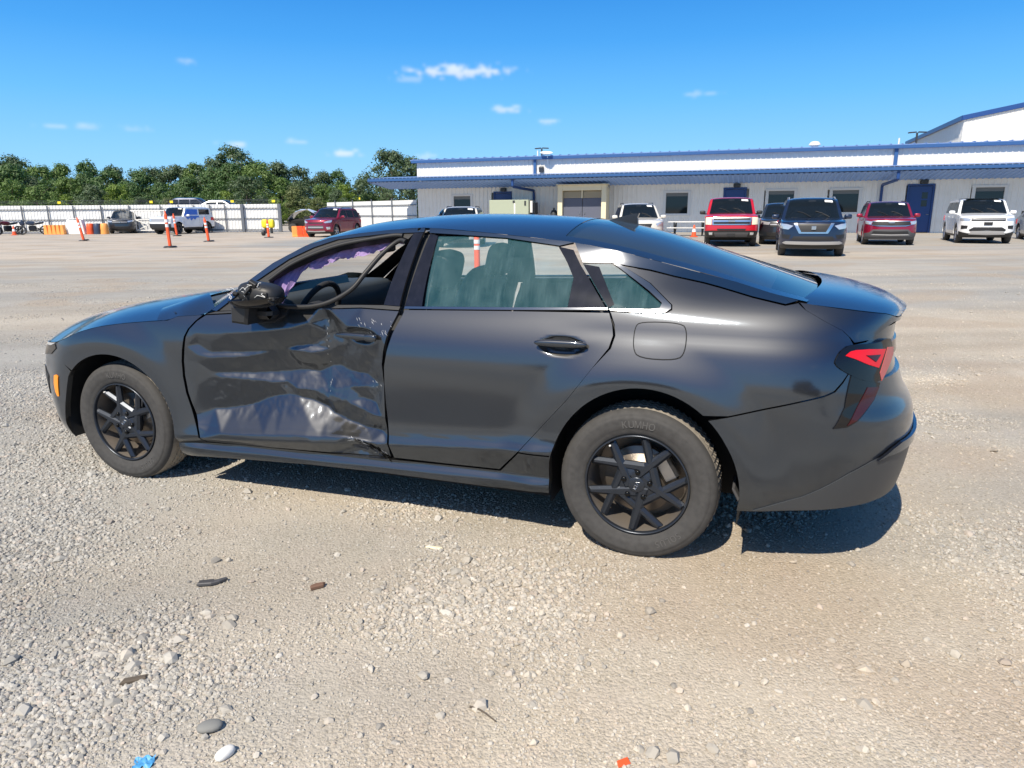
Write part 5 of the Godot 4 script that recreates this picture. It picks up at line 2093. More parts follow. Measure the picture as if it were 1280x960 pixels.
func small_wheel(t: Node3D, at: Vector3, r: float, side: float, rim: String) -> void:
	var w := Node3D.new()
	w.name = "wheel" if not t.has_node("wheel") else "wheel_%03d" % t.get_children().filter(func(c): return String(c.name).begins_with("wheel")).size()
	t.add_child(w)
	w.position = at
	w.rotation.y = 0.0 if side > 0 else PI
	var z := Vector3(0, 0, 1)
	var a := MB.new()
	a.lathe(Vector3.ZERO, z, V2([r * .66, -.22, r * .9, -.225, r, -.20, r, -.03, r * .9, .0, r * .70, -.005, r * .66, -.02]), 36)
	part("tyre", a, M.rubber, w)
	a = MB.new()
	a.lathe(Vector3.ZERO, z, V2([r * .67, -.022, r * .66, -.008, r * .62, -.012, r * .60, -.05]), 32)
	for k in 5:
		var an := TAU * k / 5.0 + .3
		var d := Vector2(cos(an), sin(an))
		var q := d.orthogonal()
		a.prism(PackedVector2Array([d * .03 + q * r * .13, d * .03 - q * r * .13, d * r * .63 - q * r * .09, d * r * .63 + q * r * .09]), .03, Transform3D(Basis.IDENTITY, Vector3(0, 0, -.045)), .006)
	a.lathe(Vector3.ZERO, z, V2([r * .2, -.03, r * .18, -.012, .0001, -.012]), 16)
	part("rim", a, M[rim], w)
	a = MB.new()
	a.lathe(Vector3.ZERO, z, V2([r * .60, -.06, .0001, -.06]), 24)
	part("brake_disc", a, M.void_black, w)


func make_vehicles() -> void:
	var lot := "vehicles parked nose out along the building"
	var truck := {L = 5.8, W = 2.03, H = 1.90, wb = 3.65, fo = .95, wr = .40, gc = .36, belt = 1.22, hood = 1.17, cowl = 1.30, roof_f = .72, roof_r = -.75, end = -1.15, bed = -1.2, bed_y = 1.25, paint = "truck_red", nf = 5.0, nr = 6.0, corner = .45, bulge = .05, roof_w = .80, panes = [[1.02, .02], [-.08, -.95]], seams = [1.32, -.02, -1.17], rim = "wheel_silver", apron = "black_plastic", mirror = "black_plastic", sill_h = .22,
		front = [["grille", "black_plastic", [0, 1.10, .70, 1.10, .68, .86, 0, .86], .004], ["grille_frame", "chrome", [0, 1.125, .74, 1.125, .72, .84, 0, .84, 0, .875, .67, .875, .69, 1.09, 0, 1.09], .02], ["grille_bar", "chrome", [0, 1.02, .70, 1.02, .70, .95, 0, .95], .03], ["headlamp", "lamp_cream", [.76, 1.13, .975, 1.12, .97, .86, .75, .85], .012, 1], ["lower_intake", "black_plastic", [0, .70, .55, .70, .52, .64, 0, .64], .012], ["bumper_insert", "grey_plastic", [0, .56, .66, .56, .62, .40, 0, .40], .02], ["fog_lamp", "lamp_clear", [.70, .56, .84, .56, .84, .47, .72, .47], .02, 1]],
		badge = [.985, .26, .07, .045], plate = .47, handles = [.15]}
	vehicle("pickup_truck", "bright red pickup truck with chrome grille, nose to the lot, black bumper insert", "pickup truck", truck, lot_place(8.52, -27.9, -15.0, 2.78), -15.0, lot)
	var path := {L = 5.0, W = 1.95, H = 1.78, wb = 2.9, fo = .95, wr = .375, gc = .24, belt = 1.10, hood = 1.04, cowl = 1.12, roof_f = .42, roof_r = -1.75, end = -2.3, paint = "navy_paint", nf = 2.9, roof_w = .76, panes = [[.82, -.12], [-.2, -1.15], [-1.25, -1.95]], seams = [.95, -.16, -1.2], rails = true, rail_m = "silver_plastic", rim = "wheel_silver",
		front = [["headlamp", "lamp_clear", [.60, .93, .80, .98, .97, 1.0, .97, .86, .74, .82], .010, 1], ["grille", "black_plastic", [0, .985, .50, .985, .36, .74, 0, .74], .006], ["grille_chrome", "chrome", [.50, 1.0, .60, 1.0, .42, .70, 0, .70, 0, .745, .36, .745], .024], ["fog_pocket", "black_plastic", [.66, .66, .93, .68, .92, .56, .72, .54], .006, 1], ["lower_intake", "black_plastic", [0, .62, .58, .62, .64, .50, 0, .50], .006], ["skid_plate", "silver_plastic", [0, .46, .80, .47, .90, .42, .80, .38, 0, .37], .016]],
		badge = [.87, .13, .11, .045]}
	vehicle("dark_blue_suv", "dark navy blue SUV with V-shaped chrome grille, standing ahead of the other parked vehicles", "SUV", path, lot_place(9.13, -21.75, -19.0, 2.40), -19.0, lot)
	var sor := {L = 4.81, W = 1.90, H = 1.70, wb = 2.81, fo = .93, wr = .365, gc = .22, belt = 1.06, hood = 1.0, cowl = 1.05, roof_f = .34, roof_r = -1.75, end = -2.25, paint = "maroon_paint", nf = 3.0, roof_w = .76, panes = [[.74, -.15], [-.23, -1.15], [-1.24, -1.95]], seams = [.9, -.19, -1.2], rails = true, rim = "wheel_silver", apron = "grey_plastic",
		front = [["headlamp", "lamp_clear", [.70, .92, .86, .94, .97, .95, .95, .83, .76, .80], .010, 1], ["grille", "black_plastic", [0, .915, .70, .92, .72, .79, .55, .765, 0, .755], .008], ["grille_chrome", "chrome", [0, .935, .72, .94, .72, .915, 0, .91], .02], ["grille_chrome", "chrome", [0, .755, .55, .765, .72, .79, .80, .83, .80, .805, .56, .74, 0, .73], .02], ["lower_intake", "black_plastic", [0, .54, .64, .56, .70, .46, 0, .44], .012], ["skid_plate", "silver_plastic", [0, .43, .66, .44, .74, .40, 0, .39], .02], ["bumper_dark", "grey_plastic", [0, .62, .66, .62, .80, .50, .97, .46, .97, .33, 0, .33], .004]],
		badge = [.88, .22, .055, .04]}
	vehicle("maroon_suv", "maroon SUV with honeycomb grille parked by the blue door", "SUV", sor, lot_place(14.85, -28.2, -22.0, 2.33), -22.0, lot)
	var rr := {L = 4.85, W = 1.98, H = 1.80, wb = 2.92, fo = .88, wr = .385, gc = .26, belt = 1.15, hood = 1.08, cowl = 1.12, roof_f = .48, roof_r = -1.75, end = -2.25, paint = "white_paint", nf = 3.2, roof_w = .79, panes = [[.86, -.12], [-.2, -1.12], [-1.2, -1.95]], seams = [.98, -.16, -1.16], rim = "wheel_silver", apron = "black_plastic",
		front = [["headlamp", "lamp_clear", [.62, 1.0, .80, 1.02, .97, 1.02, .96, .92, .66, .90], .010, 1], ["grille", "black_plastic", [0, 1.01, .60, 1.01, .60, .90, 0, .90], .010], ["grille_bar", "silver_plastic", [0, .975, .58, .975, .58, .95, 0, .95], .022], ["side_vent", "black_plastic", [.70, .72, .92, .73, .92, .58, .72, .60], .008, 1], ["lower_intake", "black_plastic", [0, .66, .50, .66, .66, .56, .62, .50, 0, .53], .010], ["skid_plate", "silver_plastic", [0, .52, .56, .51, .66, .38, 0, .36], .018], ["bumper_dark", "black_plastic", [0, .42, .70, .42, .97, .50, .97, .32, 0, .32], .006]],
		plate = .80, rails = false}
	var rrn := vehicle("white_suv", "white SUV with black lower bumper parked beyond the blue door", "SUV", rr, lot_place(19.1, -28.9, -23.0, 2.34), -23.0, lot)
	var a := MB.new()
	a.box(Vector3(.3, 1.795, 0), Vector3(1.9, .02, 1.2), Basis.IDENTITY, .005)
	part("black_roof_panel", a, M.vehicle_glass, rrn)
	var esc := {L = 4.52, W = 1.84, H = 1.68, wb = 2.69, fo = .90, wr = .35, gc = .2, belt = 1.06, hood = .98, cowl = 1.02, roof_f = .25, roof_r = -1.55, end = -2.1, paint = "wine_paint", nf = 2.5, roof_w = .74, panes = [[.62, -.18], [-.26, -1.05], [-1.14, -1.75]], seams = [.85, -.22, -1.1], rails = true, rim = "wheel_silver",
		front = [["headlamp", "lamp_clear", [.55, .86, .78, .93, .97, .98, .95, .85, .66, .80], .010, 1], ["grille", "grey_plastic", [0, .66, .52, .66, .56, .48, 0, .46], .008], ["upper_grille", "black_plastic", [0, .84, .48, .84, .50, .78, 0, .78], .008], ["grille_bar", "silver_plastic", [0, .60, .53, .60, .54, .54, 0, .54], .018], ["fog_pocket", "lamp_clear", [.70, .58, .90, .60, .90, .46, .74, .44], .008, 1], ["skid_plate", "silver_plastic", [0, .36, .60, .38, .66, .32, 0, .30], .012]]}
	vehicle("red_crossover", "dark red crossover standing by the orange barriers, front wheels turned to the lot", "crossover", esc, lot_place(-11.3, -41.8, -14.0, 2.2), -14.0)
	var crv := {L = 4.55, W = 1.82, H = 1.68, wb = 2.62, fo = .90, wr = .345, gc = .2, belt = 1.05, hood = .97, cowl = 1.0, roof_f = .25, roof_r = -1.5, end = -2.1, paint = "charcoal_paint", nf = 2.6, roof_w = .74, panes = [[.6, -.2], [-.28, -1.1], [-1.2, -1.8]], seams = [.82, -.24, -1.14], rim = "wheel_silver",
		front = [["headlamp", "lamp_clear", [.55, .90, .97, .97, .96, .84, .6, .80], .010, 1], ["grille", "black_plastic", [0, .90, .55, .90, .55, .72, 0, .72], .008], ["grille_bar", "silver_plastic", [0, .84, .55, .84, .55, .79, 0, .79], .018], ["lower_intake", "black_plastic", [0, .48, .7, .50, .66, .36, 0, .34], .008]], badge = [.815, .10, .08, .03]}
	vehicle("black_crossover", "black crossover parked facing out before the white fence", "crossover", crv, lot_place(-28.2, -52.2, 16.0, 2.2), 16.0)
	var bro := {L = 4.4, W = 1.93, H = 1.83, wb = 2.67, fo = .80, wr = .39, gc = .30, belt = 1.18, hood = 1.13, cowl = .80, roof_f = .42, roof_r = -1.75, end = -1.98, rake_rear = .10, paint = "white_paint", nf = 5.5, nr = 6.0, corner = .35, roof_w = .86, panes = [[.70, -.58], [-.72, -1.72]], seams = [.80, -.66], rim = "wheel_black", sill_h = .16, flare = .035, blue_at = 0, blue_pane = "blue_wrap",
		front = [["grille", "silver_plastic", [0, 1.05, .92, 1.05, .92, .86, 0, .86], .012], ["headlamp", "lamp_clear", [.66, 1.03, .86, 1.03, .86, .88, .66, .88], .022, 1], ["bumper_dark", "black_plastic", [0, .72, .97, .72, .97, .42, 0, .42], .03]]}
	var b := vehicle("white_offroader", "boxy white off-roader with blue film over a door, by the fence gate", "off-roader", bro, lot_place(-24.1, -49.6, -20.0, 2.1), -20.0)
	a = MB.new()                                            # film hangs ragged below the window
	var film := V2([.62, 1.22, -.60, 1.22, -.62, 1.12, -.40, 1.10, -.22, .96, -.05, 1.06, .10, .90, .28, 1.05, .45, .98, .60, 1.12])
	var bs := Shell.new()
	for k in film.size():
		film[k].x = -film[k].x
	a.prism(film, .004, Transform3D(Basis.IDENTITY, Vector3(0, 0, .955)))
	part("blue_film", a, M.blue_wrap, b)
	var rog := {L = 4.65, W = 1.84, H = 1.70, wb = 2.70, fo = .93, wr = .36, gc = .2, belt = 1.06, hood = .99, cowl = 1.0, roof_f = .28, roof_r = -1.55, end = -2.15, paint = "pearl_paint", nf = 2.7, roof_w = .74, panes = [[.66, -.18], [-.26, -1.1], [-1.2, -1.85]], seams = [.85, -.22, -1.14], rails = true, rim = "wheel_silver",
		front = [["headlamp", "lamp_clear", [.58, .88, .80, .94, .97, .95, .95, .82, .66, .78], .010, 1], ["grille", "black_plastic", [0, .88, .42, .88, .32, .66, 0, .66], .008], ["lower_intake", "black_plastic", [0, .46, .6, .48, .6, .36, 0, .34], .008]]}
	var wht := vehicle("pearl_suv", "pearl white SUV with roof rails behind the sedan's roof, by the cream enclosure", "SUV", rog, lot_place(5.35, -29.3, -4.0, 2.28), -4.0)
	var w2 := dup(wht, lot_place(-2.2, -28.6, -3.0, 2.28), PI * 0.5 - deg_to_rad(3.0), "white SUV with blue tarp beside its roof, mostly hidden by the sedan's roof")
	w2.scale = Vector3(1, .95, .96)
	a = MB.new()
	var rows := []
	noise.frequency = 1.6
	for j in 9:
		var row := []
		for k in 11:
			var x := lerpf(-.9, .3, j / 8.0)
			var f := k / 10.0
			row.append(Vector3(x, 1.60 - .62 * f + .06 * noise.get_noise_2d(x * 3.0, f * 4.0), -.72 - .26 * sin(f * 1.9) + .10 * noise.get_noise_2d(x * 4.0 + 9.0, f * 3.0)))
		rows.append(row)
	sheet(a, rows)
	var tarp := solo("blue_tarp", a, M.tarp_blue, "crumpled light blue tarp hung from the hidden white SUV's roof edge", "tarp")
	tarp.transform = w2.transform
	var sed := {L = 4.75, W = 1.82, H = 1.47, wb = 2.78, fo = .92, wr = .33, gc = .17, belt = .96, hood = .80, cowl = .95, roof_f = .20, roof_r = -1.0, end = -1.9, paint = "charcoal_paint", nf = 2.5, roof_w = .72, panes = [[.55, -.25], [-.33, -1.25]], seams = [.9, -.29, -1.2], rim = "wheel_silver",
		front = [["headlamp", "lamp_clear", [.6, .74, .97, .80, .95, .68, .64, .62], .010, 1], ["grille", "black_plastic", [0, .72, .5, .72, .5, .5, 0, .5], .008]]}
	var tall := crv.duplicate()
	tall.paint = "charcoal_paint"
	vehicle("grey_suv", "dark grey SUV half hidden behind the navy SUV", "SUV", tall, lot_place(11.0, -29.2, -19.0, 2.2), -19.0, lot)
	sed.paint = "silver_paint"
	var edge := vehicle("silver_sedan", "silver sedan beyond the white SUV, cut off by the picture's edge", "sedan", sed, lot_place(22.9, -29.6, -22.0, 2.3), -22.0, lot)
	dup(edge, Vector3(-24.6, 1.0, -62.5), PI, "silver car whose roof shows above the white fence")
	var far := crv.duplicate()
	far.paint = "navy_paint"
	far.sticker = false
	vehicle("dark_suv", "dark SUV whose roof shows above the white fence", "SUV", far, Vector3(-27.0, 1.0, -62.5), 95.0)
	a = MB.new()
	a.box(Vector3(-25.8, .92, -62.5), Vector3(9.5, .14, 2.5), Basis.IDENTITY, .02)
	for x in [-29.5, -28.3, -23.0, -21.8]:
		for z in [-63.4, -61.6]:
			a.lathe(Vector3(x, .45, z), Vector3(0, 0, 1), V2([.0001, -.15, .44, -.15, .45, -.1, .45, .1, .44, .15, .0001, .15]), 20)
	solo("flatbed_trailer", a, M.dark_metal, "low flatbed trailer carrying two cars behind the white fence", "trailer")
	# vehicles behind the photographer, seen only as dark shapes in the sedan's paint
	var back := vehicle("lot_suv", "dark SUV behind the photographer, mirrored in the sedan's rear wing", "SUV", far, Vector3(2.6, 0, 7.5), 150.0)
	dup(back, Vector3(-6.5, 0, 9.0), PI * 0.5 + deg_to_rad(200.0), "dark SUV farther along behind the photographer, mirrored in the doors")


func lot_place(x: float, z: float, heading: float, ahead: float) -> Vector3:     # middle of a vehicle whose nose is at (x, z)
	var h := deg_to_rad(heading)
	return Vector3(x - sin(h) * ahead, 0, z - cos(h) * ahead)


# ---------------------------------------------------------------- building and yard
func ribbed(mb: MB, x0: float, x1: float, y0: float, y1: float, z: float, holes: Array, pitch := 0.30) -> void:   # upright ribbed sheet metal, left out where the holes are
	var count := int(ceil((x1 - x0) / pitch))
	for i in count:
		var a := x0 + i * pitch
		var b := minf(a + pitch, x1)
		var spans := [[y0, y1]]
		for h in holes:
			if b - .02 > h[0] and a + .02 < h[1]:
				var next := []
				for s in spans:
					if h[2] > s[0] + .02:
						next.append([s[0], minf(s[1], h[2])])
					if h[3] < s[1] - .02:
						next.append([maxf(s[0], h[3]), s[1]])
				spans = next
		var w := b - a
		var pr := [[0.0, 0.0], [.62, 0.0], [.70, .028], [.92, .028], [1.0, 0.0]]
		for s in spans:
			if s[1] - s[0] < .03:
				continue
			for k in 4:
				var p: Array = pr[k]
				var q: Array = pr[k + 1]
				mb.face([Vector3(a + p[0] * w, s[0], z + p[1]), Vector3(a + q[0] * w, s[0], z + q[1]), Vector3(a + q[0] * w, s[1], z + q[1]), Vector3(a + p[0] * w, s[1], z + p[1])], Vector3(-(q[1] - p[1]), 0, (q[0] - p[0]) * w).normalized())


func make_building() -> void:
	var t := thing("office_building", "long low white metal building with blue eaves and blue doors", "building", Vector3(-7.2, 0, -53.0), deg_to_rad(-18.9))
	var x0 := .5
	var x1 := 46.0
	var wins := [[3.31, 4.64, 1.15, 2.48], [18.19, 19.63, 1.14, 2.50], [24.42, 25.95, 1.19, 2.53], [28.05, 29.54, 1.17, 2.52], [35.49, 36.96, 1.2, 2.56], [40.4, 41.9, 1.2, 2.56]]
	var doors := [[6.41, 7.64, 0.0, 2.64], [21.81, 23.10, 0.0, 2.66], [32.11, 33.42, 0.0, 2.69]]
	var a := MB.new()
	ribbed(a, x0, x1, 0, 3.15, 0, wins + doors)
	part("lower_wall", a, M.cream_panel, t)
	a = MB.new()
	ribbed(a, x0, x1, 3.6, 4.82, -.03, [])
	part("upper_wall", a, M.white_panel, t)
	a = MB.new()
	a.box(Vector3((x0 + x1) * .5, 2.3, -7.2), Vector3(x1 - x0, 4.6, 13.6))
	part("rear_mass", a, M.cream_panel, t)
	for w in wins:
		var f := MB.new()
		var mx: float = (w[0] + w[1]) * .5
		var my: float = (w[2] + w[3]) * .5
		var ww: float = w[1] - w[0]
		var wh: float = w[3] - w[2]
		for k in [[mx, w[3] + .035, ww + .34, .14], [mx, w[2] - .035, ww + .34, .14]]:
			f.box(Vector3(k[0], k[1], .0), Vector3(k[2], k[3], .12), Basis.IDENTITY, .01)
		for sx in [w[0] - .06, w[1] + .06]:
			f.box(Vector3(sx, my, .0), Vector3(.18, wh - .06, .12), Basis.IDENTITY, .01)
		var win := part("window", f, M.white_trim, t)
		f = MB.new()
		f.box(Vector3(mx, my, -.035), Vector3(ww, wh, .02))
		part("pane", f, M.window_glass, win)
		f = MB.new()
		f.box(Vector3(mx, w[3] - .14, -.018), Vector3(ww - .1, .22, .012))
		part("blind", f, M.blind_grey, win)
	for k in doors.size():
		var d: Array = doors[k]
		var f := MB.new()
		var mx: float = (d[0] + d[1]) * .5
		f.box(Vector3(mx, d[3] * .5, -.02), Vector3(d[1] - d[0] - .1, d[3] - .08, .05), Basis.IDENTITY, .01)
		var door := part("door", f, M.blue_door, t)
		f = MB.new()
		for sx in [d[0], d[1]]:
			f.box(Vector3(sx, d[3] * .5, .0), Vector3(.10, d[3], .13), Basis.IDENTITY, .01)
		f.box(Vector3(mx, d[3] + .03, .0), Vector3(d[1] - d[0] + .12, .10, .13), Basis.IDENTITY, .01)
		part("door_frame", f, M.blue_door, door)
		f = MB.new()
		f.box(Vector3(d[1] - .18, 1.05, .03), Vector3(.14, .03, .05), Basis.IDENTITY, .008)
		part("door_handle", f, M.steel, door)
		if k == 2:
			for y in [2.12, 1.68]:
				f = MB.new()
				f.box(Vector3(33.0, y, .008), Vector3(.30, .36, .012))
				part("door_pane", f, M.window_glass, door)
		f = MB.new()
		f.box(Vector3(mx + .1, d[3] + .20, .12), Vector3(.42, .22, .22), Basis.IDENTITY, .03)
		part("door_lamp", f, M.dark_metal, t)
	# deep eave over the doors: trim, underside, top
	a = MB.new()
	a.box(Vector3(22.1, 3.51, 3.02), Vector3(47.8, .18, .10), Basis.IDENTITY, .015)
	part("eave_trim", a, M.blue_trim, t)
	a = MB.new()
	var nx := 160
	for i in nx:
		var xa := lerpf(-1.75, 46.0, float(i) / nx)
		var w := 47.75 / nx
		for k in [[0.0, .55, 0.0, 0.0], [.55, .66, 0.0, -.035], [.66, .89, -.035, -.035], [.89, 1.0, -.035, 0.0]]:
			a.face([Vector3(xa + k[0] * w, 3.40 + k[2], 2.97), Vector3(xa + k[1] * w, 3.40 + k[3], 2.97), Vector3(xa + k[1] * w, 3.02 + k[3], .03), Vector3(xa + k[0] * w, 3.02 + k[2], .03)], Vector3(k[3] - k[2], -(k[1] - k[0]) * w, .05).normalized())
	part("soffit", a, M.blue_soffit, t)
	a = MB.new()
	a.face([Vector3(-1.78, 3.64, 3.05), Vector3(46, 3.64, 3.05), Vector3(46, 3.86, -.02), Vector3(-1.78, 3.86, -.02)], Vector3(0, 1, .07).normalized())
	a.face([Vector3(-1.78, 3.64, 3.05), Vector3(-1.78, 3.86, -.02), Vector3(-1.78, 3.0, .03), Vector3(-1.78, 3.36, 3.0)], Vector3.LEFT)
	a.face([Vector3(-1.78, 3.0, .0), Vector3(.5, 3.0, .0), Vector3(.5, 3.86, .0), Vector3(-1.78, 3.86, .0)], Vector3.BACK)
	var roof := part("eave_roof", a, M.roof_blue, t)
	a = MB.new()
	for i in 164:
		a.box(Vector3(-1.7 + i * .290, 3.665, 2.3), Vector3(.05, .05, 1.55), Basis(Vector3.RIGHT, .07))
	part("roof_rib", a, M.roof_blue, roof).set_meta("kind", "stuff")
	a = MB.new()
	a.box(Vector3(23.2, 4.86, .24), Vector3(46.0, .22, .10), Basis.IDENTITY, .015)
	a.box(Vector3(23.2, 4.80, .10), Vector3(46.0, .06, .30))
	part("upper_trim", a, M.blue_trim, t)
	a = MB.new()
	a.face([Vector3(.15, 4.985, .30), Vector3(46.2, 4.985, .30), Vector3(46.2, 5.15, -7.0), Vector3(.15, 5.15, -7.0)], Vector3.UP)
	a.face([Vector3(.15, 4.985, .30), Vector3(46.2, 4.985, .30), Vector3(46.2, 4.90, .28), Vector3(.15, 4.90, .28)], Vector3.BACK)
	var ur := part("upper_roof", a, M.roof_blue, t)
	a = MB.new()
	for i in 77:
		a.box(Vector3(.4 + i * .598, 5.01, -.3), Vector3(.07, .055, 1.25), Basis.IDENTITY, .01)
	part("roof_rib", a, M.roof_blue, ur).set_meta("kind", "stuff")
	for x in [9.38, 31.25]:
		a = MB.new()
		a.box(Vector3(x, 4.30, .06), Vector3(.20, .95, .12), Basis.IDENTITY, .015)
		part("upper_downpipe", a, M.blue_trim, t)
	for k in [[8.72, 9.33], [31.05, 30.7]]:
		a = MB.new()
		a.box(Vector3(k[0], 3.22, 2.85), Vector3(.16, .5, .14), Basis.IDENTITY, .015)
		a.tube(PackedVector3Array([Vector3(k[0], 3.0, 2.85), Vector3(k[0], 2.93, 2.7), Vector3(k[1], 2.75, .2), Vector3(k[1], 2.6, .12), Vector3(k[1], .1, .12)]), .085, .085, 6)
		part("downpipe", a, M.blue_door, t)
	# on the roof
	a = MB.new()
	a.lathe(Vector3(26.9, 4.95, -1.2), Vector3.UP, V2([.22, -.1, .22, .22, .34, .23, .34, .30, .22, .44, .0001, .48]), 20)
	part("roof_vent", a, M.white_trim, t)
	for x in [9.41, 31.4]:
		a = MB.new()
		a.rod(Vector3(x, 4.9, -.5), Vector3(x, 5.38, -.5), .05)
		part("vent_pipe", a, M.white_trim, t)
	a = MB.new()
	a.lathe(Vector3(10.25, 5.02, .35), Vector3(.1, 1, .25), V2([.0001, .0, .25, .05, .42, .15, .43, .16, .25, .07, .0001, .02]), 24)
	a.rod(Vector3(10.33, 4.95, .3), Vector3(10.33, 4.45, .12), .035)
	a.rod(Vector3(10.33, 4.45, .12), Vector3(10.33, 4.42, -.02), .035)
	var dish := part("satellite_dish", a, M.white_trim, t)
	a = MB.new()
	a.box(Vector3(9.85, 4.12, .10), Vector3(.30, .34, .22), Basis(Vector3(1, 0, 0), .3), .02)
	part("camera_box", a, M.dark_metal, t)
	for k in [[8.66, -4.0, 5.80], [32.9, -4.0, 5.95]]:
		var p := thing("lot_lamp", "twin-armed lamp post rising behind the low roof, beside the white pipe and dish" if k[0] < 20 else "twin-armed lamp post before the tall gabled hall", "lamp post", t.transform * Vector3(k[0], 0, k[1]), deg_to_rad(-18.9))
		a = MB.new()
		a.rod(Vector3.ZERO, Vector3(0, k[2], 0), .09, .06)
		part("post", a, M.dark_metal, p)
		for s in [-1.0, 1.0]:
			a = MB.new()
			a.box(Vector3(.28 * s, k[2] + .02, 0), Vector3(.46, .07, .24), Basis(Vector3(0, 0, 1), -.06 * s), .02)
			part("lamp_head", a, M.dark_metal, p)
	# tall hall behind
	var h := thing("gabled_hall", "tall white ribbed hall with blue roof edge behind the low building", "building", Vector3(33.41, 0, -55.0), deg_to_rad(-18.9))
	a = MB.new()
	ribbed(a, 0, 24, 0, 7.7, 0, [], .26)
	for i in 92:
		var xa := i * .26
		var xb := xa + .26
		var ya := 7.7 + minf(xa, 24 - xa) * .19
		var yb := 7.7 + minf(xb, 24 - xb) * .19
		a.face([Vector3(xa, 7.7, 0), Vector3(xa + .17, 7.7, 0), Vector3(xa + .17, lerpf(ya, yb, .65), 0), Vector3(xa, ya, 0)], Vector3.BACK)
		a.face([Vector3(xa + .17, 7.7, .0), Vector3(xb - .02, 7.7, .028), Vector3(xb - .02, yb, .028), Vector3(xa + .17, ya, .0)], Vector3(-.2, 0, .97))
	part("gable_wall", a, M.white_panel, h)
	a = MB.new()
	for i in 84:
		var z := -i * .26
		a.face([Vector3(0, 0, z), Vector3(0, 0, z - .17), Vector3(0, 7.75, z - .17), Vector3(0, 7.75, z)], Vector3.LEFT)
		a.face([Vector3(0, 0, z - .17), Vector3(-.028, 0, z - .21), Vector3(-.028, 7.75, z - .21), Vector3(0, 7.75, z - .17)], Vector3(-.8, 0, .6))
		a.face([Vector3(-.028, 0, z - .21), Vector3(0, 0, z - .26), Vector3(0, 7.75, z - .26), Vector3(-.028, 7.75, z - .21)], Vector3(-.8, 0, -.6))
	part("side_wall", a, M.white_panel, h)
	a = MB.new()
	var sl := atan(.19)
	a.box(Vector3(5.9, 7.84 + 5.9 * .19, .10), Vector3(12.3, .34, .14), Basis(Vector3(0, 0, 1), sl), .02)
	a.box(Vector3(18.1, 7.84 + 5.9 * .19, .10), Vector3(12.3, .34, .14), Basis(Vector3(0, 0, 1), -sl), .02)
	a.box(Vector3(-.12, 7.82, -10.9), Vector3(.16, .34, 22.0), Basis.IDENTITY, .02)
	part("roof_trim", a, M.blue_door, h)
	a = MB.new()
	a.face([Vector3(-.1, 8.0, .1), Vector3(12, 10.3, .1), Vector3(12, 10.3, -22), Vector3(-.1, 8.0, -22)], Vector3(-.19, 1, 0).normalized())
	a.face([Vector3(12, 10.3, .1), Vector3(24.1, 8.0, .1), Vector3(24.1, 8.0, -22), Vector3(12, 10.3, -22)], Vector3(.19, 1, 0).normalized())
	part("roof", a, M.roof_blue, h)
	# free-standing things before the wall
	var enc := thing("utility_enclosure", "cream framed utility enclosure with grey double doors and louvres", "enclosure", t.transform * Vector3(13.05, 0, 1.2), deg_to_rad(-18.9))
	a = MB.new()
	for x in [-1.45, 1.45]:
		a.box(Vector3(x, 1.5, .3), Vector3(.32, 3.0, .5), Basis.IDENTITY, .02)
	a.box(Vector3(0, 2.83, .3), Vector3(2.58, .34, .5), Basis.IDENTITY, .02)
	a.box(Vector3(0, 3.03, .32), Vector3(3.4, .06, .7), Basis.IDENTITY, .01)
	a.box(Vector3(0, 2.42, .25), Vector3(.07, .46, .4))
	a.box(Vector3(0, 1.4, -.35), Vector3(3.1, 2.8, .8))
	part("frame", a, M.cream_box, enc)
	for s in [-1.0, 1.0]:
		for k in 6:
			a = MB.new()
			a.box(Vector3(.66 * s, 2.25 + k * .068, .30), Vector3(1.22, .05, .06), Basis(Vector3.RIGHT, .6))
			part("louvre", a, M.louver_tan, enc)
		a = MB.new()
		a.box(Vector3(.645 * s, 1.1, .28), Vector3(1.26, 2.2, .06), Basis.IDENTITY, .01)
		var leaf := part("door", a, M.grey_door, enc)
		a = MB.new()
		a.box(Vector3(.16 * s, 1.25, .33), Vector3(.05, .16, .06), Basis.IDENTITY, .01)
		part("handle", a, M.steel, leaf)
	var ac := thing("cooling_unit", "large sage green cooling unit beside the first blue door", "cooling unit", t.transform * Vector3(8.25, 0, 1.6), deg_to_rad(-18.9))
	a = MB.new()
	a.box(Vector3(0, 1.06, 0), Vector3(2.75, 2.12, 1.4), Basis.IDENTITY, .03)
	part("casing", a, M.ac_green, ac)
	a = MB.new()
	a.box(Vector3(1.53, 1.0, -.1), Vector3(.26, 1.9, .8), Basis.IDENTITY, .02)
	part("side_panel", a, M.dark_metal, ac)
	a = MB.new()
	a.rod(Vector3(1.50, 1.3, .45), Vector3(1.50, 2.05, .45), .10)
	part("pipe", a, M.white_trim, ac)
	a = MB.new()
	a.box(Vector3(.36, 2.0, .71), Vector3(.14, .16, .03))
	part("vent", a, M.dark_metal, ac)
	a = MB.new()
	a.box(Vector3(1.15, 1.9, .71), Vector3(.12, .3, .03))
	part("vent", a, M.dark_metal, ac)
	a = MB.new()
	a.box(Vector3(.42, 1.35, .705), Vector3(.10, 1.1, .012))
	part("label_strip", a, M.white_trim, ac)
	var cyl := MB.new()
	cyl.lathe(Vector3.ZERO, Vector3.UP, V2([.0001, 0, .22, .0, .23, .1, .23, 1.25, .16, 1.42, .06, 1.46, .06, 1.58, .0001, 1.6]), 20)
	var gc := solo("gas_cylinder", cyl, M.dark_metal, "dark gas cylinder standing by the cream enclosure", "gas cylinder")
	gc.position = t.transform * Vector3(11.0, 0, 1.0)
	var pt := thing("picnic_table", "white picnic table by the wall next to the red pickup", "picnic table", Vector3(9.9, 0, -40.2), deg_to_rad(-18.9))
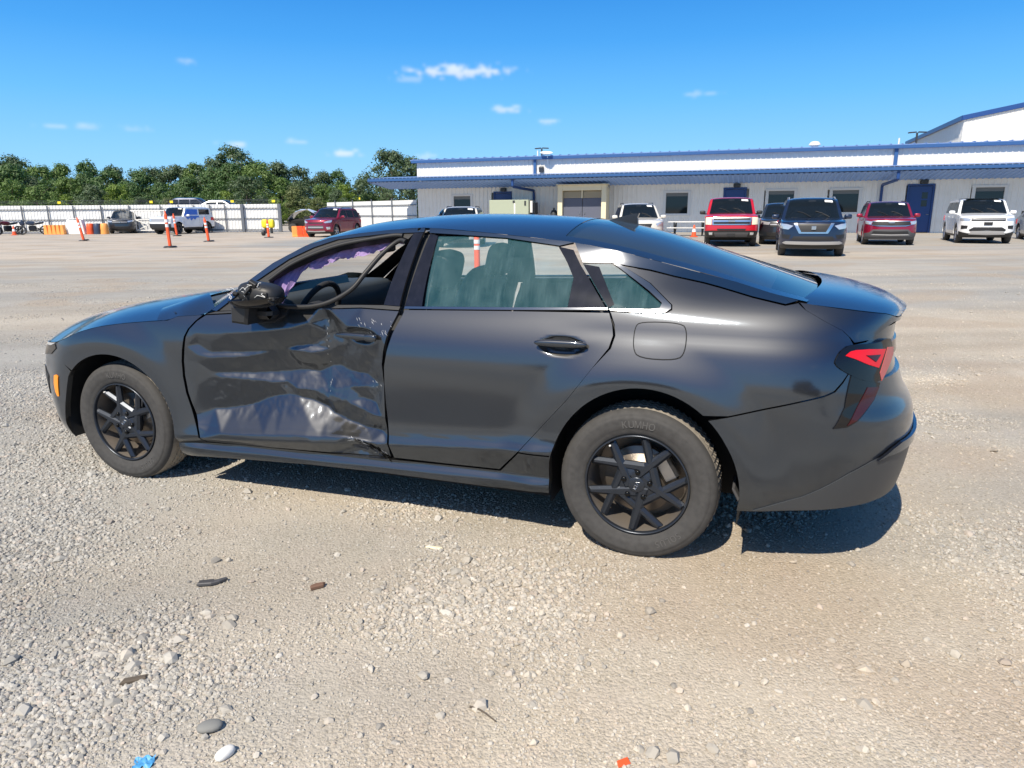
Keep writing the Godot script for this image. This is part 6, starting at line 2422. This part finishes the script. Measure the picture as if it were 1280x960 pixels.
	for k in 4:
		a = MB.new()
		a.box(Vector3(0, .76, -.33 + k * .22), Vector3(2.2, .045, .20), Basis.IDENTITY, .006)
		part("plank", a, M.white_trim, pt)
	for z in [-.75, .75]:
		a = MB.new()
		a.box(Vector3(0, .45, z), Vector3(2.2, .045, .27), Basis.IDENTITY, .006)
		part("seat", a, M.white_trim, pt)
	for x in [-.75, .75]:
		a = MB.new()
		for s in [-1.0, 1.0]:
			a.box(Vector3(x, .37, .32 * s), Vector3(.08, .86, .05), Basis(Vector3.RIGHT, .55 * s))
		a.box(Vector3(x + .05, .42, 0), Vector3(.05, .08, 1.6))
		part("leg", a, M.dark_metal, pt)


func make_yard() -> void:
	var a: MB
	# fence
	var f := thing("sheet_fence", "long white corrugated fence with steel posts and rails", "fence", Vector3(0, 0, -54))
	a = MB.new()
	ribbed(a, -75, -17.1, .06, 2.03, 0, [], .24)
	part("sheeting", a, M.fence_panel, f)
	for y in [1.74, 1.0, .2]:
		a = MB.new()
		a.rod(Vector3(-75, y, .08), Vector3(-17.1, y, .08), .035, .035, 6)
		part("rail", a, M.galvanised, f)
	var xs := [-60.0, -55.0, -50.0, -46.0, -42.0, -40.0, -38.08, -36.23, -34.31, -32.4, -30.37, -28.28, -25.95, -24.63, -23.5, -22.3, -21.2]
	for x in xs:
		a = MB.new()
		a.rod(Vector3(x, 0, .12), Vector3(x, 2.0, .12), .045, .045, 8)
		part("post", a, M.galvanised, f)
	for x in [-19.9, -17.15]:
		a = MB.new()
		a.box(Vector3(x, 1.02, .14), Vector3(.22, 2.04, .2), Basis.IDENTITY, .02)
		part("gate_post", a, M.galvanised, f)
	for k in 3:
		a = MB.new()
		a.rod(Vector3(-75, 2.16 + k * .1, .05), Vector3(-17.1, 2.16 + k * .1, .05), .006, .006, 4)
		part("barbed_wire", a, M.galvanised, f)
	for x in [-33.4, -26.6, -25.1, -20.6, -17.55]:
		a = MB.new()
		a.box(Vector3(x, 2.23, .07), Vector3(.24, .17, .02), Basis.IDENTITY, .004)
		part("yellow_tag", a, M.yellow_plastic, f)
	var f2 := thing("corner_fence", "white corrugated fence running up to the building's corner", "fence", Vector3(-7.0, 0, -54.2), deg_to_rad(-52.0))
	a = MB.new()
	ribbed(a, -16, 0, .06, 2.25, 0, [], .24)
	part("sheeting", a, M.fence_panel, f2)
	for y in [1.9, 1.1]:
		a = MB.new()
		a.rod(Vector3(-16, y, .08), Vector3(0, y, .08), .035, .035, 6)
		part("rail", a, M.galvanised, f2)
	for x in [-14.0, -10.5, -7.0, -3.6]:
		a = MB.new()
		a.rod(Vector3(x, 0, .12), Vector3(x, 2.4, .12), .05, .05, 8)
		part("post", a, M.galvanised, f2)
	a = MB.new()
	a.box(Vector3(-9.2, 2.5, .07), Vector3(.24, .17, .02), Basis.IDENTITY, .004)
	part("yellow_tag", a, M.yellow_plastic, f2)
	var gt := thing("gate_frame", "white tube gate frame with crossed braces before the white fence", "gate", Vector3(-26.6, 0, -53.2))
	a = MB.new()
	for k in [[-.95, .2, -.95, 1.62], [.95, .2, .95, 1.55], [-.95, .2, .95, .2], [-1.25, 1.62, 1.25, 1.6], [-.95, .95, .95, .95]]:
		a.rod(Vector3(k[0], k[1], 0), Vector3(k[2], k[3], 0), .045, .045, 6)
	part("frame", a, M.white_trim, gt)
	for k in [[-.95, .2, .95, .95], [.95, .2, -.95, .95]]:
		a = MB.new()
		a.rod(Vector3(k[0], k[1], .02), Vector3(k[2], k[3], .02), .03, .03, 6)
		part("brace", a, M.white_trim, gt)
	# delineator posts
	var first: Node3D = null
	var posts := [[-23.19, -39.1, 1.25, .16, "orange marker post farthest to the side, before the motorcycles"], [-14.57, -30.72, 1.52, .03, "tall orange marker post with pale bands before the white off-roader"], [-21.34, -46.1, 1.40, .06, "orange marker post close by the off-roader's front wheel"], [-15.46, -36.83, 1.22, .08, "orange marker post by the off-roader's rear wheel"], [-14.12, -42.02, 1.02, .02, "orange marker post in front of the yellow twin drum"], [-.77, -16.21, 1.05, .0, "orange marker post seen through the sedan's rear door window"]]
	for p in posts:
		if first == null:
			first = thing("marker_post", p[4], "marker post", Vector3(p[0], 0, p[1]), 0.0, "orange marker posts")
			a = MB.new()
			a.lathe(Vector3(0, .03, 0), Vector3.UP, V2([.062, 0, .060, .03, .055, .95, .045, .97, .028, .98, .028, 1.06, .0001, 1.06]), 16)
			part("post", a, M.orange_plastic, first)
			a = MB.new()
			a.lathe(Vector3.ZERO, Vector3.UP, V2([.0001, .0, .24, .0, .24, .02, .20, .05, .0001, .06]), 8)
			part("base", a, M.black_plastic, first)
			for y in [.66, .80]:
				a = MB.new()
				a.lathe(Vector3(0, y, 0), Vector3.UP, V2([.0605, -.045, .0600, .045]), 16)
				part("reflective_band", a, M.reflective_white, first)
		else:
			dup(first, Vector3(p[0], 0, p[1]), 0.4, p[4])
	var all := get_children().filter(func(c): return String(c.name).begins_with("marker_post"))
	for k in all.size():
		all[k].rotation.z = posts[k][3]
		all[k].scale = Vector3(1.15, posts[k][2] / 1.09, 1.15)
	# cones
	var cone := thing("traffic_cone", "orange traffic cone with white collar by the picnic table", "traffic cone", Vector3(9.75, 0, -38.4), 0, "traffic cones")
	a = MB.new()
	a.lathe(Vector3.ZERO, Vector3.UP, V2([.13, .03, .10, .28, .04, .62, .03, .63, .0001, .63]), 20)
	part("cone", a, M.orange_plastic, cone)
	a = MB.new()
	a.lathe(Vector3.ZERO, Vector3.UP, V2([.105, .27, .075, .43]), 20)
	part("collar", a, M.reflective_white, cone)
	a = MB.new()
	a.box(Vector3(0, .02, 0), Vector3(.36, .04, .36), Basis.IDENTITY, .012)
	part("foot", a, M.orange_plastic, cone)
	dup(cone, Vector3(-34.6, 0, -50.3), .3, "orange traffic cone between the two motorcycles")
	# plastic barriers
	for k in 5:
		a = MB.new()
		a.prism(V2([-.14, 0, .14, 0, .11, .40, .09, .66, -.09, .66, -.11, .40]), .34, Transform3D(Basis.IDENTITY, Vector3.ZERO), .02)
		var o := solo("orange_barrier", a, M.amber_plastic, ["pale orange barrier nearest the motorcycles in the row along the fence", "second pale orange barrier of the row from the motorcycles", "third pale orange barrier of the row from the motorcycles", "fourth pale orange barrier of the row from the motorcycles", "last pale orange barrier of the row, touching the white barrier"][k], "barrier", "orange barriers along the fence")
		o.position = Vector3(-32.9 + k * .29, 0, -51.4)
	a = MB.new()
	a.prism(V2([-.66, 0, .66, 0, .60, .55, .52, 1.0, -.52, 1.0, -.60, .55]), .42, Transform3D(Basis.IDENTITY, Vector3(0, 0, -.2)), .03)
	a.tube(PackedVector3Array([Vector3(-.6, 1.0, 0), Vector3(-.3, 1.1, 0), Vector3(.3, 1.1, 0), Vector3(.55, 1.0, 0)]), .02, .02, 6)
	solo("white_barrier", a, M.white_plastic, "white plastic barrier among the orange ones along the fence", "barrier").position = Vector3(-31.0, 0, -51.6)
	for k in 3:
		a = MB.new()
		a.lathe(Vector3.ZERO, Vector3.UP, V2([.0001, 0, .27, 0, .28, .04, .25, .3, .26, .34, .23, .7, .2, .74, .0001, .75]), 20)
		var o := solo("plastic_drum", a, M[["orange_plastic", "navy_plastic", "amber_plastic"][k]], ["orange plastic drum between the white barrier and the navy drum", "navy plastic drum between two orange drums by the fence", "small orange drum beside the black crossover"][k], "drum", "plastic drums along the fence")
		o.position = Vector3(-29.95 + k * .5, 0, -51.5)
	for k in 4:
		a = MB.new()
		a.prism(V2([-.5, 0, .5, 0, .5, .06, .12, .12, .08, .62, -.08, .62, -.12, .12, -.5, .06]), .30, Transform3D(Basis(Vector3.UP, PI * .5), Vector3.ZERO), .02)
		var o := solo("lane_barrier", a, M.amber_plastic if k == 0 else M.orange_plastic, ["amber barrier at the open end of the row by the red crossover", "second barrier of the row by the red crossover", "third barrier of the row by the red crossover", "barrier of the row that touches the red crossover"][k], "barrier", "barriers by the red crossover")
		o.position = Vector3(-13.1 + k * .33, 0, -43.2)
		o.rotation.y = .35
	var y := thing("twin_drum", "two yellow rounded drums side by side on a dark stand before the fence", "drum stand", Vector3(-16.9, 0, -50.4))
	for s in [-1.0, 1.0]:
		a = MB.new()
		a.pill(Vector3(.22 * s, .66, 0), Vector3(.22, .30, .22), Basis.IDENTITY, .6)
		part("drum", a, M.yellow_plastic, y)
	for s in [-1.0, 1.0]:
		a = MB.new()
		a.box(Vector3(.2 * s, .18, 0), Vector3(.10, .36, .3))
		part("leg", a, M.dark_metal, y)
	a = MB.new()
	a.pill(Vector3(0, .16, 0), Vector3(.14, .18, .14), Basis.IDENTITY, .9, 10, 8)
	solo("black_sack", a, M.black_plastic, "small black sack on the ground before the yellow twin drum", "sack").position = Vector3(-15.6, 0, -45.5)
	motorcycle(Vector3(-35.6, 0, -51.2), 1.1, M.bike_red, "red and black motorcycle nearest the picture's edge by the fence")
	motorcycle(Vector3(-33.9, 0, -51.3), .5, M.bike_blue, "blue and black motorcycle between the cone and the orange barriers")
	# wreck beyond the gate
	var w := thing("wrecked_car", "wrecked white car with its front torn open beyond the gate post", "car", Vector3(-15.0, 0, -53.2))
	var r := RandomNumberGenerator.new()
	r.seed = 8
	a = MB.new()
	var rows := []
	for j in 9:
		var row := []
		for k in 7:
			var x := lerpf(-1.2, 1.2, j / 8.0)
			row.append(Vector3(x, 1.62 - .5 * pow(absf(x), 2.2) + r.randf_range(-.05, .05), lerpf(-.7, .7, k / 6.0)))
		rows.append(row)
	sheet(a, rows)
	part("roof", a, M.white_paint, w)
	for k in 12:
		a = MB.new()
		a.box(Vector3(r.randf_range(-1.2, 1.2), r.randf_range(.3, 1.3), r.randf_range(-.2, .75)), Vector3(r.randf_range(.2, .8), r.randf_range(.15, .45), .03), Basis(Vector3(r.randf() - .5, r.randf() - .5, r.randf() - .5).normalized(), r.randf_range(-.9, .9)), .005)
		part("torn_panel", a, [M.white_paint, M.black_plastic, M.grey_plastic, M.white_paint][k % 4], w)
	a = MB.new()
	a.box(Vector3(0, .62, -.1), Vector3(2.5, .7, 1.2), Basis.IDENTITY, .15)
	part("body", a, M.void_black, w)
	for x in [-.85, .95]:
		a = MB.new()
		a.lathe(Vector3(x, .31, .62), Vector3(0, 0, 1), V2([.0001, -.1, .28, -.1, .32, -.05, .32, .08, .2, .1, .0001, .1]), 20)
		part("wheel", a, M.rubber, w)
	a = MB.new()
	a.prism(V2([-.7, 0, .8, 0, .4, .55, -.3, .55]), .03, Transform3D(Basis(Vector3(1, 0, 0), -.5), Vector3(1.5, .85, .3)), .0)
	part("loose_panel", a, M.blue_wrap, w)


func motorcycle(at: Vector3, turn: float, paint: Material, label: String) -> void:
	var t := thing("motorcycle", label, "motorcycle", at, turn, "motorcycles by the fence")
	var z := Vector3(0, 0, 1)
	for x in [-.68, .68]:
		var a := MB.new()
		a.lathe(Vector3(x, .31, 0), z, V2([.22, -.05, .30, -.06, .31, 0, .30, .06, .22, .05]), 24)
		for k in 5:
			var an := TAU * k / 5.0
			a.rod(Vector3(x, .31, 0), Vector3(x + cos(an) * .23, .31 + sin(an) * .23, 0), .02, .015, 5)
		part("wheel", a, M.rubber, t)
	var a := MB.new()
	a.pill(Vector3(-.12, .80, 0), Vector3(.30, .14, .13), Basis(z, -.1), .7)
	a.pill(Vector3(-.62, .82, 0), Vector3(.16, .20, .14), Basis(z, .5), .7)
	part("tank", a, paint, t)
	a = MB.new()
	a.pill(Vector3(.36, .78, 0), Vector3(.34, .07, .13), Basis(z, .16), .6)
	part("seat", a, M.bike_black, t)
	a = MB.new()
	a.box(Vector3(-.02, .45, 0), Vector3(.48, .38, .30), Basis.IDENTITY, .06)
	a.rod(Vector3(.1, .3, .15), Vector3(.8, .42, .16), .05)
	part("engine", a, M.bike_black, t)
	a = MB.new()
	a.rod(Vector3(-.68, .31, .08), Vector3(-.48, .98, .08), .03)
	a.rod(Vector3(-.68, .31, -.08), Vector3(-.48, .98, -.08), .03)
	a.rod(Vector3(-.46, 1.0, -.36), Vector3(-.46, 1.0, .36), .02)
	a.rod(Vector3(.68, .31, .1), Vector3(.1, .5, .1), .04)
	part("fork", a, M.dark_metal, t)


# ---------------------------------------------------------------- trees
func crown_mesh(seed_: int, slim: float, open_: float) -> ArrayMesh:       # about 1 m tall over a 0.12 m clear stem: clumps of leaves through an uneven volume
	var r := RandomNumberGenerator.new()
	r.seed = seed_
	var a := MB.new()
	a.colored = true
	for k in 80:
		var h := r.randf_range(.08, .98)
		var reach := slim * (0.42 * sin(PI * pow(clampf((h - .06) / .96, 0, 1), .72)) + .05)
		var an := r.randf() * TAU
		var d := reach * sqrt(r.randf()) * 1.05
		var c := Vector3(cos(an) * d, h, sin(an) * d)
		var size := r.randf_range(.06, .13) * lerpf(1.15, .75, h)
		var tone := r.randf_range(.85, 1.45)
		for i in int(lerpf(120, 85, open_)):
			var dir := Vector3(r.randfn(), r.randfn() * .8, r.randfn()).normalized()
			var p := c + dir * size * pow(r.randf(), .45) * 1.25 * Vector3(1.1, .95, 1.1)
			var nn := (dir + Vector3(r.randf() - .5, r.randf() * .7 - .1, r.randf() - .5) * 1.1).normalized()
			var u := nn.cross(Vector3(r.randf() - .5, r.randf() - .5, r.randf() - .5)).normalized()
			var v := nn.cross(u)
			var s := r.randf_range(.010, .024)
			var tt := tone * r.randf_range(.75, 1.25)
			a.tint = Color(tt, tt, tt * .9)
			var q := [a.put(p + u * s, nn), a.put(p + v * s * .6, nn), a.put(p - u * s, nn), a.put(p - v * s * .6, nn)]
			a.quad(q[0], q[1], q[2], q[3])
	return a.mesh()


func trunk_mesh(seed_: int, slim: float) -> ArrayMesh:
	var r := RandomNumberGenerator.new()
	r.seed = seed_
	var a := MB.new()
	var top := Vector3(r.randf_range(-.03, .03), .82, r.randf_range(-.03, .03))
	a.tube(spline(PackedVector3Array([Vector3(0, -.01, 0), Vector3(.01, .3, .0), top * .7 + Vector3(0, .02, 0), top]), 3), .022, .004, 7)
	for k in 9:
		var h := r.randf_range(.22, .75)
		var an := r.randf() * TAU
		var l := slim * r.randf_range(.15, .33)
		var p := Vector3(top.x * h, h, top.z * h)
		a.tube(PackedVector3Array([p, p + Vector3(cos(an) * l * .5, l * .35, sin(an) * l * .5), p + Vector3(cos(an) * l, l * .85, sin(an) * l)]), .008, .002, 5)
	return a.mesh()


func make_trees() -> void:
	var kinds := []
	for k in 7:
		var slim: float = [1.0, .82, 1.15, .7, .95, 1.1, 1.25][k]
		kinds.append([crown_mesh(100 + k, slim, [0.1, .5, .2, .6, .3, .0, .7][k]), trunk_mesh(200 + k, slim)])
	var r := RandomNumberGenerator.new()
	r.seed = 17
	var us := [-200.0, -100.0, 0.0, 20.0, 48.0, 72.0, 100.0, 130.0, 160.0, 200.0, 240.0, 285.0, 327.0, 345.0, 375.0, 400.0, 420.0, 440.0, 458.0, 476.0, 520.0]
	var hs := [8.0, 8.2, 7.9, 8.0, 8.9, 7.3, 7.2, 7.6, 7.7, 7.2, 6.6, 7.3, 9.2, 7.7, 7.7, 6.8, 6.2, 6.2, 5.7, 4.5, 4.5]
	var tones := ["dark green", "mid green", "grey green", "bright yellow-green", "olive green"]
	var shapes := ["round", "narrow", "broad", "slender", "upright", "dense", "spreading"]
	var count := 0
	var seen := {}
	for row in 3:
		var u: float = [-140.0, -120.0, -95.0][row]
		while u < [512.0, 500.0, 476.0][row]:
			var z: float = [-100.0, -91.0, -80.0][row] + r.randf_range(-2.5, 2.5)
			var x := (u - 640.0) / 882.0 * absf(z) * 1.03
			var h := lin(us, hs, u) * absf(z) / 100.0 * 1.06
			h *= [r.randf_range(.92, 1.06), r.randf_range(.72, .95), r.randf_range(.45, .72)][row]
			var k := r.randi() % 7
			var leaf: int = r.randi() % 3 if row < 2 else [1, 3, 4, 2][r.randi() % 4]
			if u > 420 and u < 445 and row == 1:
				leaf = 3
			var label := ""
			for turn in 40:
				label = "%s %s tree in the wood's %s row%s" % [tones[leaf], shapes[k], ["back", "middle", "front"][row], tree_spot(u)]
				if not seen.has(label):
					break
				k = (k + 1) % 7
				if turn % 7 == 6:
					leaf = (leaf + 1) % 5
			seen[label] = true
			tree(Vector3(x, 0, z), h, k, leaf, kinds, r, label)
			count += 1
			u += [r.randf_range(19, 31), r.randf_range(20, 33), r.randf_range(22, 36)][row]
	tree(Vector3(-15.0, 0, -92.0), 8.6, 5, 2, kinds, r, "tall dark dense tree standing alone beside the building's blue eave")
	tree(Vector3(-12.6, 0, -93.5), 7.9, 0, 2, kinds, r, "dark tree half behind the building's upper wall")


func tree_spot(u: float) -> String:
	if u < 0:
		return ", beyond the picture's edge"
	var marks := [[60, "behind the motorcycles"], [120, "behind the orange barriers"], [180, "behind the black crossover"], [225, "behind the gate frame"], [265, "behind the off-roader"], [310, "behind the gate posts"], [360, "behind the yellow drums"], [410, "behind the wrecked car"], [470, "behind the red crossover"], [2000, "near the building's corner"]]
	for m in marks:
		if u < m[0]:
			return ", " + m[1]
	return ""


func tree(at: Vector3, h: float, k: int, leaf: int, kinds: Array, r: RandomNumberGenerator, label: String) -> void:
	var t := thing("tree", label, "tree", at, r.randf() * TAU, "trees beyond the fence")
	t.scale = Vector3(h, h, h) * Vector3(r.randf_range(.9, 1.2), 1, r.randf_range(.9, 1.2))
	var c := MeshInstance3D.new()
	c.name = "trunk"
	c.mesh = kinds[k][1]
	c.material_override = M.bark
	t.add_child(c)
	c = MeshInstance3D.new()
	c.name = "crown"
	c.mesh = kinds[k][0]
	c.material_override = M["leaf_%d" % leaf]
	t.add_child(c)
